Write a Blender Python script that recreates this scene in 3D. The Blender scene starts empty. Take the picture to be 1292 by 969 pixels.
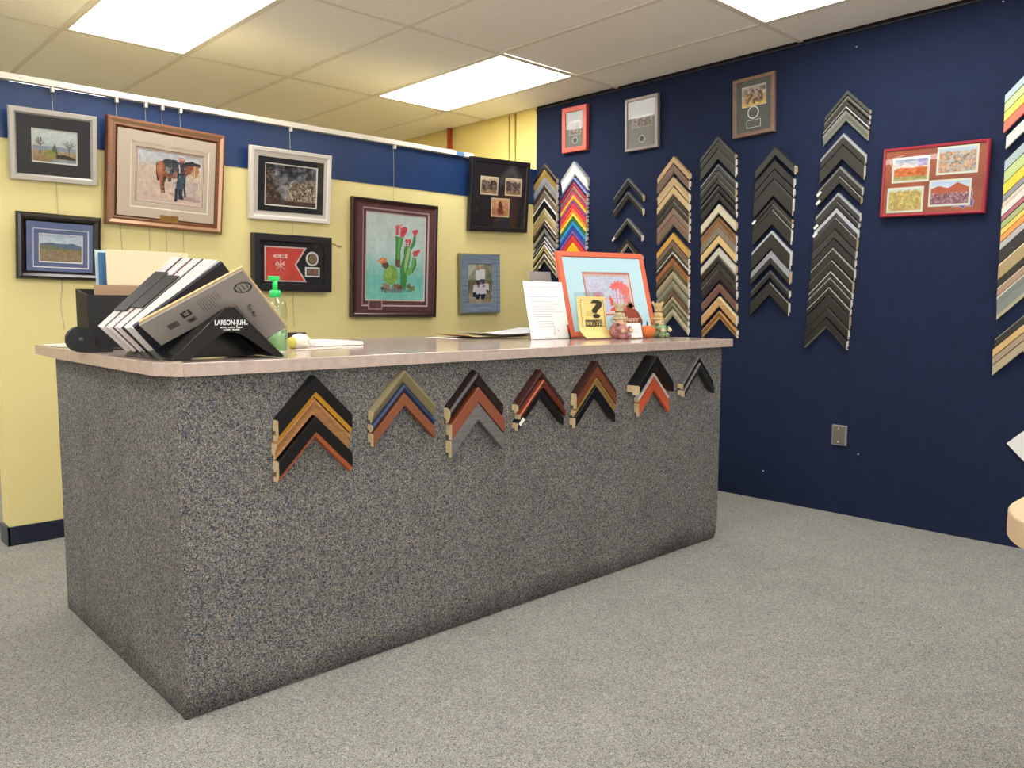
import bpy, bmesh, math, random
import numpy as np
from mathutils import Vector, Matrix, Euler
random.seed(7); np.random.seed(7)
SC = bpy.context.scene
COL = SC.collection

EXPOSURE = 0.3
FLECK_FLOOR = [(.3,'a2a199'),(.22,'8b8c8a'),(.18,'b6b4a9'),(.12,'7b8086'),(.08,'a0927f'),(.1,'646563')]
FLECK_CNT = [(.22,'82817b'),(.2,'64686d'),(.18,'a09d92'),(.13,'465062'),(.1,'98826f'),(.17,'3f424a')]
C_YELLOW = 'ecde9c'; C_NAVY = '1c2641'; C_TILE = 'fffaf2'; C_LAM = 'c8b6ad'; C_LAM2 = 'b09d93'
C_LAMP = 'fffcf8'; LAMP = 8.4; FILL_POWER = 36

# ------------------------------------------------------------------ camera
S = 1.055
F_PX = 1016.55; YAW = .7553; PITCH = -.0946; ROLL = .0034
CAM = np.array([-.7054, -1.8868, 1.]) * S
L, D, H, W, P, ZC, ZP = [v * S for v in (2.2977, 1.01, .8327, 3.1153, 1.9459, 2.2955, 1.9037)]
FW = np.array([math.sin(YAW) * math.cos(PITCH), math.cos(YAW) * math.cos(PITCH), math.sin(PITCH)])
_r0 = np.array([math.cos(YAW), -math.sin(YAW), 0.]); _u0 = np.cross(_r0, FW)
RT = math.cos(ROLL) * _r0 + math.sin(ROLL) * _u0
UP = -math.sin(ROLL) * _r0 + math.cos(ROLL) * _u0
cd = bpy.data.cameras.new('camera'); cam = bpy.data.objects.new('camera', cd); COL.objects.link(cam)
cd.sensor_width = 36; cd.lens = 36 * F_PX / 1292; cd.clip_start = .02
cam.matrix_world = Matrix(((RT[0], UP[0], -FW[0], CAM[0]), (RT[1], UP[1], -FW[1], CAM[1]), (RT[2], UP[2], -FW[2], CAM[2]), (0, 0, 0, 1)))
SC.camera = cam
def hit(px, py, ax, val):
    """point of the plane axis=val seen at a measured spot of the photograph"""
    d = FW + (px - 646) / F_PX * RT - (py - 484.5) / F_PX * UP
    return Vector(CAM + d * ((val - CAM[ax]) / d[ax]))

# ------------------------------------------------------------------ world, exposure
wd = bpy.data.worlds.new('world'); SC.world = wd; wd.use_nodes = True
wd.node_tree.nodes['Background'].inputs[0].default_value = (.8, .85, 1, 1)
wd.node_tree.nodes['Background'].inputs[1].default_value = .3
SC.view_settings.view_transform = 'Standard'; SC.view_settings.look = 'None'
SC.view_settings.gamma = 1; SC.view_settings.use_curve_mapping = False
SC.view_settings.exposure = EXPOSURE
# fill lights added behind the camera, set in two added windows
for wx, en in ((-2.9, 1.7), (.1, .5)):
    ld = bpy.data.lights.new('window_daylight', 'AREA'); ld.shape = 'RECTANGLE'; ld.size = 2.3; ld.size_y = 1.75; ld.energy = FILL_POWER * en; ld.color = (1, .98, .96)
    lo = bpy.data.objects.new('window_daylight', ld); COL.objects.link(lo); lo.location = (wx, -4.79, 1.35); lo.rotation_euler = (math.pi / 2, 0, 0)
# ------------------------------------------------------------------ helpers
def lin(h):
    if isinstance(h, str):
        h = h.lstrip('#'); h = [int(h[i:i + 2], 16) / 255 for i in (0, 2, 4)]
    return tuple(((c + .055) / 1.055) ** 2.4 if c > .04045 else c / 12.92 for c in h[:3])
_M = {}
def mat(color, rough=.5, metal=0., kind=None, scale=1., amt=.25, spec=.5, name=None, coat=0., color2=None, bump=0.):
    key = (color, rough, metal, kind, scale, amt, spec, coat, color2, bump)
    if key in _M: return _M[key]
    m = bpy.data.materials.new(name or 'paint'); m.use_nodes = True; _M[key] = m
    nt = m.node_tree; b = nt.nodes['Principled BSDF']; c = lin(color)
    b.inputs['Base Color'].default_value = (*c, 1); b.inputs['Roughness'].default_value = rough
    b.inputs['Metallic'].default_value = metal; b.inputs['Specular IOR Level'].default_value = spec
    b.inputs['Coat Weight'].default_value = coat; b.inputs['Coat Roughness'].default_value = .08
    if kind:
        tc = nt.nodes.new('ShaderNodeTexCoord'); mp = nt.nodes.new('ShaderNodeMapping')
        nt.links.new(tc.outputs['Object'], mp.inputs[0])
        n = nt.nodes.new('ShaderNodeTexNoise'); n.inputs['Detail'].default_value = 4
        nt.links.new(mp.outputs[0], n.inputs['Vector'])
        if kind == 'wood':
            mp.inputs['Rotation'].default_value = (0, math.radians(45), 0); mp.inputs['Scale'].default_value = (12 * scale, 60 * scale, 160 * scale)
            n.inputs['Scale'].default_value = 1
        else:
            n.inputs['Scale'].default_value = 40 * scale
        rp = nt.nodes.new('ShaderNodeValToRGB'); nt.links.new(n.outputs['Fac'], rp.inputs[0])
        c2 = lin(color2) if color2 else tuple(v * (1 - amt) for v in c)
        rp.color_ramp.elements[0].position = .35; rp.color_ramp.elements[0].color = (*c2, 1)
        rp.color_ramp.elements[1].position = .65; rp.color_ramp.elements[1].color = (*(c if color2 else tuple(min(1, v * (1 + amt * .5)) for v in c)), 1)
        nt.links.new(rp.outputs[0], b.inputs['Base Color'])
        if bump:
            bp = nt.nodes.new('ShaderNodeBump'); bp.inputs['Strength'].default_value = bump; bp.inputs['Distance'].default_value = .002
            nt.links.new(n.outputs['Fac'], bp.inputs['Height']); nt.links.new(bp.outputs[0], b.inputs['Normal'])
    return m
def emis(color, s):
    m = bpy.data.materials.new('lamp_light'); m.use_nodes = True
    b = m.node_tree.nodes['Principled BSDF']; b.inputs['Base Color'].default_value = (.8, .8, .8, 1)
    b.inputs['Emission Color'].default_value = (*lin(color), 1); b.inputs['Emission Strength'].default_value = s
    return m
def carpet(name, base, flecks, scale, bump=.6, big=.0, rough=.95, lo=.55, hi=1.35, base_dark=0.):
    m = bpy.data.materials.new(name); m.use_nodes = True; nt = m.node_tree; b = nt.nodes['Principled BSDF']
    b.inputs['Roughness'].default_value = rough; b.inputs['Specular IOR Level'].default_value = .15
    tc = nt.nodes.new('ShaderNodeTexCoord')
    v = nt.nodes.new('ShaderNodeTexVoronoi'); v.inputs['Scale'].default_value = scale
    ns = nt.nodes.new('ShaderNodeTexNoise'); ns.inputs['Scale'].default_value = scale * .7; ns.inputs['Detail'].default_value = 2
    dm = nt.nodes.new('ShaderNodeMixRGB'); dm.inputs[0].default_value = .012
    nt.links.new(tc.outputs['Object'], dm.inputs[1]); nt.links.new(ns.outputs['Color'], dm.inputs[2]); nt.links.new(tc.outputs['Object'], ns.inputs['Vector'])
    nt.links.new(dm.outputs[0], v.inputs['Vector'])
    sp = nt.nodes.new('ShaderNodeSeparateColor'); nt.links.new(v.outputs['Color'], sp.inputs[0])
    rp = nt.nodes.new('ShaderNodeValToRGB'); rp.color_ramp.interpolation = 'CONSTANT'
    el = rp.color_ramp.elements; n = len(flecks)
    acc = 0
    for i, (w_, c) in enumerate(flecks):
        e = el[0] if i == 0 else (el[1] if i == 1 else el.new(acc))
        e.position = acc; e.color = (*lin(c), 1); acc += w_
    nt.links.new(sp.outputs['Red'], rp.inputs[0])
    # soft tufts in brightness and a slow drift of tone
    n2 = nt.nodes.new('ShaderNodeTexNoise'); n2.inputs['Scale'].default_value = scale * 1.1; n2.inputs['Detail'].default_value = 3
    n3 = nt.nodes.new('ShaderNodeTexNoise'); n3.inputs['Scale'].default_value = 5; n3.inputs['Detail'].default_value = 3
    for q in (n2, n3): nt.links.new(tc.outputs['Object'], q.inputs['Vector'])
    r2 = nt.nodes.new('ShaderNodeMapRange'); r2.inputs[1].default_value = .3; r2.inputs[2].default_value = .7; r2.inputs[3].default_value = lo; r2.inputs[4].default_value = hi
    nt.links.new(n2.outputs['Fac'], r2.inputs[0])
    r3 = nt.nodes.new('ShaderNodeMapRange'); r3.inputs[1].default_value = .3; r3.inputs[2].default_value = .7; r3.inputs[3].default_value = 1 - big; r3.inputs[4].default_value = 1 + big
    nt.links.new(n3.outputs['Fac'], r3.inputs[0])
    mu = nt.nodes.new('ShaderNodeMath'); mu.operation = 'MULTIPLY'; nt.links.new(r2.outputs[0], mu.inputs[0]); nt.links.new(r3.outputs[0], mu.inputs[1])
    if base_dark:   # uneven darker strip just above the floor
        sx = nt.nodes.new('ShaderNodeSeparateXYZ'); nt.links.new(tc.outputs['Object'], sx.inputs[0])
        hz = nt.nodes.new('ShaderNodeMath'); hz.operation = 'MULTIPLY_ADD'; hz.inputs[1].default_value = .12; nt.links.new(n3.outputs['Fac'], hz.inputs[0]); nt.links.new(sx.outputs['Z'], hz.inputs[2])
        r4 = nt.nodes.new('ShaderNodeMapRange'); r4.inputs[1].default_value = .06; r4.inputs[2].default_value = .15; r4.inputs[3].default_value = 1 - base_dark; r4.inputs[4].default_value = 1
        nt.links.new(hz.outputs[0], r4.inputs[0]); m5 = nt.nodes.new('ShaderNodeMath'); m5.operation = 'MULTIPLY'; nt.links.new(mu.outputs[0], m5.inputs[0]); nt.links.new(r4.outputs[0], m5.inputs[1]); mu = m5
    vm = nt.nodes.new('ShaderNodeVectorMath'); vm.operation = 'SCALE'; nt.links.new(rp.outputs[0], vm.inputs[0]); nt.links.new(mu.outputs[0], vm.inputs['Scale'])
    nt.links.new(vm.outputs[0], b.inputs['Base Color'])
    bp = nt.nodes.new('ShaderNodeBump'); bp.inputs['Strength'].default_value = bump; bp.inputs['Distance'].default_value = .004
    nt.links.new(n2.outputs['Fac'], bp.inputs['Height']); nt.links.new(bp.outputs[0], b.inputs['Normal'])
    return m
def glassy(name='clear_glass', tint=(1, 1, 1), rough=.02, ior=1.5, dens=0.):
    m = bpy.data.materials.new(name); m.use_nodes = True; nt = m.node_tree; nt.nodes.clear()
    o = nt.nodes.new('ShaderNodeOutputMaterial'); t = nt.nodes.new('ShaderNodeBsdfTransparent'); g = nt.nodes.new('ShaderNodeBsdfGlossy')
    t.inputs[0].default_value = (*tint, 1); g.inputs['Roughness'].default_value = rough
    lw = nt.nodes.new('ShaderNodeLayerWeight'); lw.inputs[0].default_value = .5; pw_ = nt.nodes.new('ShaderNodeMath'); pw_.operation = 'POWER'; pw_.inputs[1].default_value = 5
    nt.links.new(lw.outputs['Facing'], pw_.inputs[0]); fr = nt.nodes.new('ShaderNodeMath'); fr.operation = 'MULTIPLY_ADD'; fr.inputs[1].default_value = .95; fr.inputs[2].default_value = .045; nt.links.new(pw_.outputs[0], fr.inputs[0]); mx = nt.nodes.new('ShaderNodeMixShader')
    ad = nt.nodes.new('ShaderNodeMath'); ad.operation = 'ADD'; ad.inputs[1].default_value = dens; ad.use_clamp = True
    nt.links.new(fr.outputs[0], ad.inputs[0]); nt.links.new(ad.outputs[0], mx.inputs[0])
    nt.links.new(t.outputs[0], mx.inputs[1]); nt.links.new(g.outputs[0], mx.inputs[2]); nt.links.new(mx.outputs[0], o.inputs[0])
    return m
GLASS = glassy(); ACRYLIC = glassy('clear_acrylic', (.93, .96, .95), .03, 1.5, .03)

def tag(o, label=None, cat=None, group=None, kind=None):
    if label: o['label'] = label
    if cat: o['category'] = cat
    if group: o['group'] = group
    if kind: o['kind'] = kind
    return o
def link(name, me, parent=None, loc=None):
    o = bpy.data.objects.new(name, me); COL.objects.link(o)
    if parent is not None: o.parent = parent
    if loc is not None: o.location = loc
    return o
def empty(name, loc, rot=(0, 0, 0)):
    o = bpy.data.objects.new(name, None); COL.objects.link(o); o.location = loc; o.rotation_euler = rot
    o.empty_display_size = .05
    return o
def mesh(name, vs, fs, mats, idx=None, smooth=False):
    me = bpy.data.meshes.new(name); me.from_pydata([tuple(v) for v in vs], [], fs)
    for m in (mats if isinstance(mats, (list, tuple)) else [mats]): me.materials.append(m)
    if idx: me.polygons.foreach_set('material_index', idx)
    if smooth: me.polygons.foreach_set('use_smooth', [True] * len(me.polygons))
    me.update(); return me
def fixn(me):
    bm = bmesh.new(); bm.from_mesh(me); bmesh.ops.recalc_face_normals(bm, faces=bm.faces); bm.to_mesh(me); bm.free(); return me
def box(name, x0, x1, y0, y1, z0, z1, m, parent=None, bevel=0.):
    vs = [(x, y, z) for x in (x0, x1) for y in (y0, y1) for z in (z0, z1)]
    fs = [(0, 1, 3, 2), (4, 6, 7, 5), (0, 4, 5, 1), (2, 3, 7, 6), (0, 2, 6, 4), (1, 5, 7, 3)]
    me = fixn(mesh(name, vs, fs, m))
    if bevel:
        bm = bmesh.new(); bm.from_mesh(me); bmesh.ops.bevel(bm, geom=bm.edges[:], offset=bevel, segments=2, affect='EDGES', profile=.5); bm.to_mesh(me); bm.free()
    return link(name, me, parent)
def prism(name, pts, y0, y1, m, parent=None, axis='y', bevel=0.):
    """outline pts extruded: axis y -> pts are (x,z); axis z -> pts are (x,y)"""
    n = len(pts)
    f = (lambda p, t: (p[0], t, p[1])) if axis == 'y' else (lambda p, t: (p[0], p[1], t))
    vs = [f(p, y0) for p in pts] + [f(p, y1) for p in pts]
    fs = [tuple(range(n)), tuple(range(2 * n - 1, n - 1, -1))] + [(i, (i + 1) % n, n + (i + 1) % n, n + i) for i in range(n)]
    me = fixn(mesh(name, vs, fs, m))
    if bevel:
        bm = bmesh.new(); bm.from_mesh(me)
        ed = [e for e in bm.edges if not e.is_boundary and e.calc_face_angle(0) > .5 and abs((e.verts[0].co - e.verts[1].co)[1 if axis == 'y' else 2]) < 1e-6]
        bmesh.ops.bevel(bm, geom=ed, offset=bevel, segments=3, affect='EDGES', profile=.5); bm.to_mesh(me); bm.free()
    return link(name, me, parent)
def lathe(name, prof, m, parent=None, loc=(0, 0, 0), n=24, sx=1, sy=1, smooth=True):
    vs = []; fs = []
    for r, z in prof:
        for i in range(n):
            a = 2 * math.pi * i / n; vs.append((loc[0] + sx * r * math.cos(a), loc[1] + sy * r * math.sin(a), loc[2] + z))
    for k in range(len(prof) - 1):
        for i in range(n): fs.append((k * n + i, k * n + (i + 1) % n, (k + 1) * n + (i + 1) % n, (k + 1) * n + i))
    fs.append(tuple(range(n - 1, -1, -1))); fs.append(tuple(range((len(prof) - 1) * n, len(prof) * n)))
    return link(name, mesh(name, vs, fs, m, smooth=smooth), parent)
def tube(name, pts, r, m, parent=None, n=8):
    pts = [Vector(p) for p in pts]; vs = []; fs = []
    for i, p in enumerate(pts):
        d = (pts[min(i + 1, len(pts) - 1)] - pts[max(i - 1, 0)]).normalized()
        a = d.orthogonal().normalized() if abs(d.z) < .9 else Vector((1, 0, 0)); a = (a - d * a.dot(d)).normalized(); b = d.cross(a)
        rr = r[i] if isinstance(r, (list, tuple)) else r
        for k in range(n):
            t = 2 * math.pi * k / n; vs.append(p + a * math.cos(t) * rr + b * math.sin(t) * rr)
    for i in range(len(pts) - 1):
        for k in range(n): fs.append((i * n + k, i * n + (k + 1) % n, (i + 1) * n + (k + 1) % n, (i + 1) * n + k))
    fs.append(tuple(range(n - 1, -1, -1))); fs.append(tuple(range((len(pts) - 1) * n, len(pts) * n)))
    return link(name, mesh(name, vs, fs, m, smooth=True), parent)
def ball(name, c, r, m, parent=None, sc=(1, 1, 1), n=18, bumpy=0., seed=0):
    rnd = random.Random(seed); prof = 12; vs = []; fs = []
    for j in range(1, prof):
        th = math.pi * j / prof
        for i in range(n):
            a = 2 * math.pi * i / n; k = 1 + bumpy * (rnd.random() - .5)
            vs.append((c[0] + sc[0] * r * k * math.sin(th) * math.cos(a), c[1] + sc[1] * r * k * math.sin(th) * math.sin(a), c[2] + sc[2] * r * math.cos(th) * k))
    t = len(vs); vs += [(c[0], c[1], c[2] + r * sc[2]), (c[0], c[1], c[2] - r * sc[2])]
    for j in range(prof - 2):
        for i in range(n): fs.append((j * n + i, (j + 1) * n + i, (j + 1) * n + (i + 1) % n, j * n + (i + 1) % n))
    for i in range(n): fs.append((t, i, (i + 1) % n)); fs.append((t + 1, (prof - 2) * n + (i + 1) % n, (prof - 2) * n + i))
    return link(name, mesh(name, vs, fs, m, smooth=True), parent)
def text(name, s, size, m, parent=None, loc=(0, 0, 0), rot=(math.pi / 2, 0, 0), width=None, ext=.0002, bold=0., align='CENTER', spacing=1.):
    cu = bpy.data.curves.new(name, 'FONT'); cu.body = s; cu.size = size; cu.align_x = align; cu.align_y = 'CENTER'; cu.extrude = ext; cu.resolution_u = 3
    cu.offset = bold; cu.space_character = spacing
    o = bpy.data.objects.new(name, cu); COL.objects.link(o)
    me = bpy.data.meshes.new_from_object(o); bpy.data.objects.remove(o)
    me.materials.clear(); me.materials.append(m)
    q = link(name, me, parent, loc); q.rotation_euler = rot
    if width and len(me.vertices):
        xs = [v.co.x for v in me.vertices]; k = width / max(1e-6, max(xs) - min(xs)); me.transform(Matrix.Diagonal((k, 1, 1, 1)))
    return q

# ---- flat prints: a small grid of coloured cells
class Canvas:
    def __init__(s, w, h, c='ffffff'):
        s.w, s.h = w, h; s.a = np.ones((h, w, 3)) * np.array(s.c(c))
        s.Y, s.X = np.mgrid[0:h, 0:w]; s.X = (s.X + .5) / w; s.Y = (s.Y + .5) / h
    @staticmethod
    def c(h): return [int(h[i:i + 2], 16) / 255 for i in (0, 2, 4)] if isinstance(h, str) else h
    def put(s, m, c, al=1.):
        s.a[m] = s.a[m] * (1 - al) + np.array(s.c(c)) * al; return s
    def rect(s, x0, y0, x1, y1, c, al=1.): return s.put((s.X >= x0) & (s.X < x1) & (s.Y >= y0) & (s.Y < y1), c, al)
    def ell(s, cx, cy, rx, ry, c, al=1.): return s.put(((s.X - cx) / rx) ** 2 + ((s.Y - cy) / ry) ** 2 < 1, c, al)
    def ring(s, cx, cy, rx, ry, t, c):
        q = ((s.X - cx) / rx) ** 2 + ((s.Y - cy) / ry) ** 2; return s.put((q < 1) & (q > t), c)
    def grad(s, y0, y1, c0, c1):
        m = (s.Y >= y0) & (s.Y < y1); t = ((s.Y - y0) / (y1 - y0))[m][:, None]
        s.a[m] = np.array(s.c(c0)) * (1 - t) + np.array(s.c(c1)) * t; return s
    def poly(s, pts, c, al=1.):
        m = np.zeros(s.X.shape, bool); n = len(pts)
        for i in range(n):
            (x0, y0), (x1, y1) = pts[i], pts[(i + 1) % n]
            if y0 == y1: continue
            m ^= ((s.Y > min(y0, y1)) & (s.Y <= max(y0, y1)) & (s.X < (s.Y - y0) * (x1 - x0) / (y1 - y0) + x0))
        return s.put(m, c, al)
    def line(s, x0, y0, x1, y1, w, c, al=1.):
        asp = s.h / s.w; dx, dy = x1 - x0, (y1 - y0) * asp; l2 = dx * dx + dy * dy + 1e-9
        t = np.clip(((s.X - x0) * dx + (s.Y - y0) * asp * dy) / l2, 0, 1)
        return s.put(((s.X - x0 - t * dx) ** 2 + ((s.Y - y0) * asp - t * dy) ** 2) < w * w, c, al)
    def noise(s, amt, n=6, seed=1, mask=None, tint=(1, 1, 1)):
        r = np.random.RandomState(seed); f = np.zeros(s.X.shape)
        for k in range(3):
            m = n * 2 ** k; g = r.rand(m + 2, m + 2) - .5
            gx = s.X * m; gy = s.Y * m; i = gx.astype(int); j = gy.astype(int); fx = gx - i; fy = gy - j
            f += (g[j, i] * (1 - fx) * (1 - fy) + g[j, i + 1] * fx * (1 - fy) + g[j + 1, i] * (1 - fx) * fy + g[j + 1, i + 1] * fx * fy) / 1.6 ** k
        f = f[..., None] * amt * np.array(tint)
        if mask is None: s.a = np.clip(s.a + f, 0, 1)
        else: s.a[mask] = np.clip(s.a[mask] + f[mask], 0, 1)
        return s
    def spots(s, n, x0, y0, x1, y1, r, cols, seed=1, al=1., asp=1.):
        R = random.Random(seed)
        for _ in range(n): s.ell(R.uniform(x0, x1), R.uniform(y0, y1), r * R.uniform(.5, 1.3), r * asp * s.w / s.h * R.uniform(.5, 1.3), R.choice(cols), al)
        return s
_ART = {}
def artmat(rough):
    if rough in _ART: return _ART[rough]
    m = bpy.data.materials.new('printed_paper'); m.use_nodes = True; nt = m.node_tree
    a = nt.nodes.new('ShaderNodeVertexColor'); a.layer_name = 'print'
    nt.links.new(a.outputs[0], nt.nodes['Principled BSDF'].inputs['Base Color']); nt.nodes['Principled BSDF'].inputs['Roughness'].default_value = rough
    _ART[rough] = m; return m
def art(name, cv, x0, x1, z0, z1, y, parent, rough=.6, bend=None):
    w, h = cv.w, cv.h
    X, Z = np.meshgrid(np.linspace(x0, x1, w + 1), np.linspace(z1, z0, h + 1))
    Yv = np.full(X.shape, y) if bend is None else bend(X, Z) + y
    me = bpy.data.meshes.new(name)
    i = np.arange(h)[:, None] * (w + 1) + np.arange(w)[None, :]
    fs = np.stack([i, i + (w + 1), i + (w + 2), i + 1], -1).reshape(-1, 4)
    me.from_pydata(np.stack([X, Yv, Z], -1).reshape(-1, 3).tolist(), [], fs.tolist())
    ca = me.color_attributes.new('print', 'FLOAT_COLOR', 'CORNER')
    c = cv.a.reshape(-1, 3); c = np.where(c > .04045, ((c + .055) / 1.055) ** 2.4, c / 12.92)
    c4 = np.repeat(np.concatenate([c, np.ones((len(c), 1))], 1), 4, 0)
    ca.data.foreach_set('color', c4.ravel().astype(np.float32)); me.materials.append(artmat(rough)); me.update()
    return link(name, me, parent)

# ================================================================== the room
CX0 = 2.1768 * S; CWD = .5784 * S; CY1 = 2.4244 * S; CLN = 1.1531 * S
XL, YB, YF = CX0 - 11 * CWD, CY1 + 3 * CLN, CY1 - 6 * CLN
M_FLOOR = carpet('floor_carpet', None, FLECK_FLOOR, 360, .6, .05, lo=.5, hi=1.45)
M_CNT = carpet('counter_carpet', None, FLECK_CNT, 350, 1., .08, lo=.38, hi=1.6, base_dark=.45)
M_YEL = mat(C_YELLOW, .55, kind='noise', scale=.05, amt=.04, name='yellow_paint', spec=.3)
M_YEL2 = mat('f0da86', .6, name='yellow_wall_paint')
M_NAVY = mat(C_NAVY, .85, kind='noise', scale=.35, amt=.10, spec=.2, name='navy_wall_cloth', bump=.1)
M_BAND = mat('1b3866', .35, kind='noise', scale=.15, amt=.12, name='blue_gloss_paint', spec=.5)
M_TILE = mat(C_TILE, .9, kind='noise', scale=1.6, amt=.03, spec=.1, name='ceiling_tile_board', bump=.15)
M_GRID = mat('e9e2d6', .6, name='ceiling_grid_metal')
M_BEIGE = mat('efe9de', .8, name='beige_wall_paint')
M_BASE = mat('141b33', .5, name='navy_baseboard_vinyl')
M_RAIL = mat('efe8d8', .45, name='white_rail_metal')
def st(o): o['kind'] = 'structure'; return o
st(box('floor', XL, W + .1, YF, YB, -.06, 0, M_FLOOR))
ceil = st(box('ceiling', XL, W + .1, YF, YB, ZC + .03, ZC + .08, M_GRID))
LIGHTS = [(0, 0), (-3, 0), (0, 2), (-3, 2), (-6, 0), (-6, 2), (0, 4), (-3, 4), (-6, 4), (-6, -2), (-3, -2), (-9, 0), (-9, 2)]
tile_me = {}
for k in range(-11, 2):
    x0 = CX0 + k * CWD; x1 = min(x0 + CWD, W - .003)
    for j in range(-3, 6):
        if (k, j) in LIGHTS: continue
        wdt = round(x1 - x0, 3)
        if wdt not in tile_me:
            tile_me[wdt] = box('ceiling_tile', .012, wdt - .012, -CLN + .012, -.012, 0, .014, M_TILE, ceil).data
            o = COL.objects[-1] if False else [q for q in ceil.children][-1]
        else: o = link('ceiling_tile', tile_me[wdt], ceil)
        o.location = (x0, CY1 - j * CLN, ZC + .003 + random.uniform(0, .0015))
for k in range(-10, 2):
    box('grid_bar', CX0 + k * CWD - .0125, CX0 + k * CWD + .0125, YF, YB, ZC, ZC + .004, M_GRID, ceil)
for j in range(-2, 6):
    box('grid_bar', XL, W - .002, CY1 - j * CLN - .0125, CY1 - j * CLN + .0125, ZC - .0006, ZC + .003, M_GRID, ceil)
M_LAMP = emis(C_LAMP, LAMP)
LL = {(0, 0): 'lit ceiling panel nearest the navy wall, over the counter, far one', (-3, 0): 'large lit ceiling panel above the yellow partition, left part of the photo',
      (0, 2): 'lit ceiling panel at the top edge beside the navy wall'}
for (k, j) in LIGHTS:
    x0 = CX0 + k * CWD; y1 = CY1 - j * CLN
    t = empty('ceiling_light', (x0 + CWD / 2, y1 - CLN / 2, ZC - .001))
    tag(t, LL.get((k, j), 'lit recessed ceiling panel outside the view, column %s row %s' % (['one', 'two', 'three', 'four'][-k // 3], ['z', 'a', 'b', 'c', 'd', 'e', 'f'][j + 2])), 'ceiling light', 'lit panels in the ceiling grid')
    a, b = CWD / 2 - .012, CLN / 2 - .012
    box('diffuser', -a + .012, a - .012, -b + .012, b - .012, .002, .006, M_LAMP, t)
    for q in ((-a, a, -b, -b + .012), (-a, a, b - .012, b), (-a, -a + .012, -b + .012, b - .012), (a - .012, a, -b + .012, b - .012)):
        box('light_frame', *q, 0, .012, M_RAIL, t)
# walls
st(box('wall_right', W, W + .1, YF, P, 0, ZC - .018, M_NAVY))
st(box('wall_right', W + .008, W + .1, P, YB, 0, ZC + .02, M_YEL2))
st(box('trim_1', W + .004, W + .1, YF, P, ZC - .018, ZC + .02, mat('0c0e16', .8)))
st(box('trim_2', W - .008, W + .004, YF, P, ZC - .016, ZC - .010, mat('3a3d3c', .6)))
pw = st(box('wall_back', .026, W - .002, P, P + .12, 0, ZP, M_YEL))
st(box('trim_3', .026, W - .003, P - .004, P + .001, 1.768, ZP - .001, M_BAND))
st(box('baseboard_back', .018, W - .002, P - .008, P, 0, .084, M_BASE)); st(box('baseboard_back', .014, .026, P - .008, P + .128, 0, .084, mat('4a4e55', .5)))
st(box('wall_far', XL, W + .1, YB, YB + .1, 0, ZC + .03, mat('d9c27c', .7)))
st(box('wall_left', XL - .1, XL, YF, YB, 0, ZC + .03, M_BEIGE)); 
wx_ = [XL, -2.9 - 1.2, -2.9 + 1.2, .1 - 1.2, .1 + 1.2, W + .1]; wf = st(box('wall_front', XL, W + .1, YF - .1, YF, 0, .42, M_BEIGE)); box('wall_part', XL, W + .1, YF - .1, YF, 2.28, ZC + .03, M_BEIGE, wf)
for a, b in ((wx_[0], wx_[1]), (wx_[2], wx_[3]), (wx_[4], wx_[5])): box('wall_part', a, b, YF - .1, YF, .42, 2.28, M_BEIGE, wf)
for k_, (a, b) in enumerate(((wx_[1], wx_[2]), (wx_[3], wx_[4]))):  # unseen windows, added to go with the fill lights
    wn = st(box('window_%d' % (k_ + 1), a, b, YF - .06, YF - .055, .42, 2.28, GLASS))
    for q in ((a, a + .05, .42, 2.28), (b - .05, b, .42, 2.28), (a + .05, b - .05, .42, .47), (a + .05, b - .05, 2.23, 2.28)): box('window_frame', q[0], q[1], YF - .08, YF - .03, q[2], q[3], M_RAIL, wn)

# hanging rail on the partition
rl = empty('picture_rail', (1.3, P, ZP)); tag(rl, 'long white metal hanging rail along the top of the yellow partition', 'rail')
xr = 2.692
for a, b in ((.026, hit(185, 130, 1, P).x - .001), (hit(185, 130, 1, P).x + .001, hit(572, 190, 1, P).x), (hit(582, 190, 1, P).x, xr)):
    box('rail_section', a - 1.3, b - 1.3, -.03, .0, .0, .027, M_RAIL, rl, .002)
box('tape_patch', hit(571.5, 190, 1, P).x - 1.3, hit(582.5, 190, 1, P).x - 1.3, -.028, 0, .0, .025, mat('5b7fa8', .5), rl)
# hanging cords
M_CORD = mat('b8b4a4', .3, name='nylon_cord'); M_HOOK = mat('e9e4d8', .4)
def cord(px, py, zend, lab, wob=0.):
    x = hit(px, py, 1, P - .02).x; t = empty('hanging_cord', (x, P - .012, ZP)); tag(t, lab, 'cord', 'cords on the picture rail')
    pts = []; n = 24
    for i in range(n + 1):
        z = -.012 - (ZP - .012 - zend) * i / n; q = max(0, i / n - .4)
        pts.append((wob * math.sin(i * 1.1) * q + .002 * math.sin(i * .7), .006 + .002 * math.sin(i), z))
    tube('cord', pts, .0013, M_CORD, t, 6)
    box('hook', -.006, .006, -.016, .004, -.022, .0, M_HOOK, t, .001)
cord(66, 112, .95, 'thin cord holding the silver-framed landscape at far left', .012)
cord(147, 125, 1.15, 'thin cord above the left part of the horse picture')
cord(184, 131, 1.0, 'thin cord above the middle of the horse picture')
cord(205, 135, 1.3, 'thin cord just right of the middle of the horse picture')
cord(228, 140, 1.0, 'thin cord above the right part of the horse picture')
cord(367, 162, .95, 'thin cord above the white-framed storm picture', .006)
cord(498, 186, 1.05, 'knotted thin cord above the cactus painting', .004)
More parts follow.
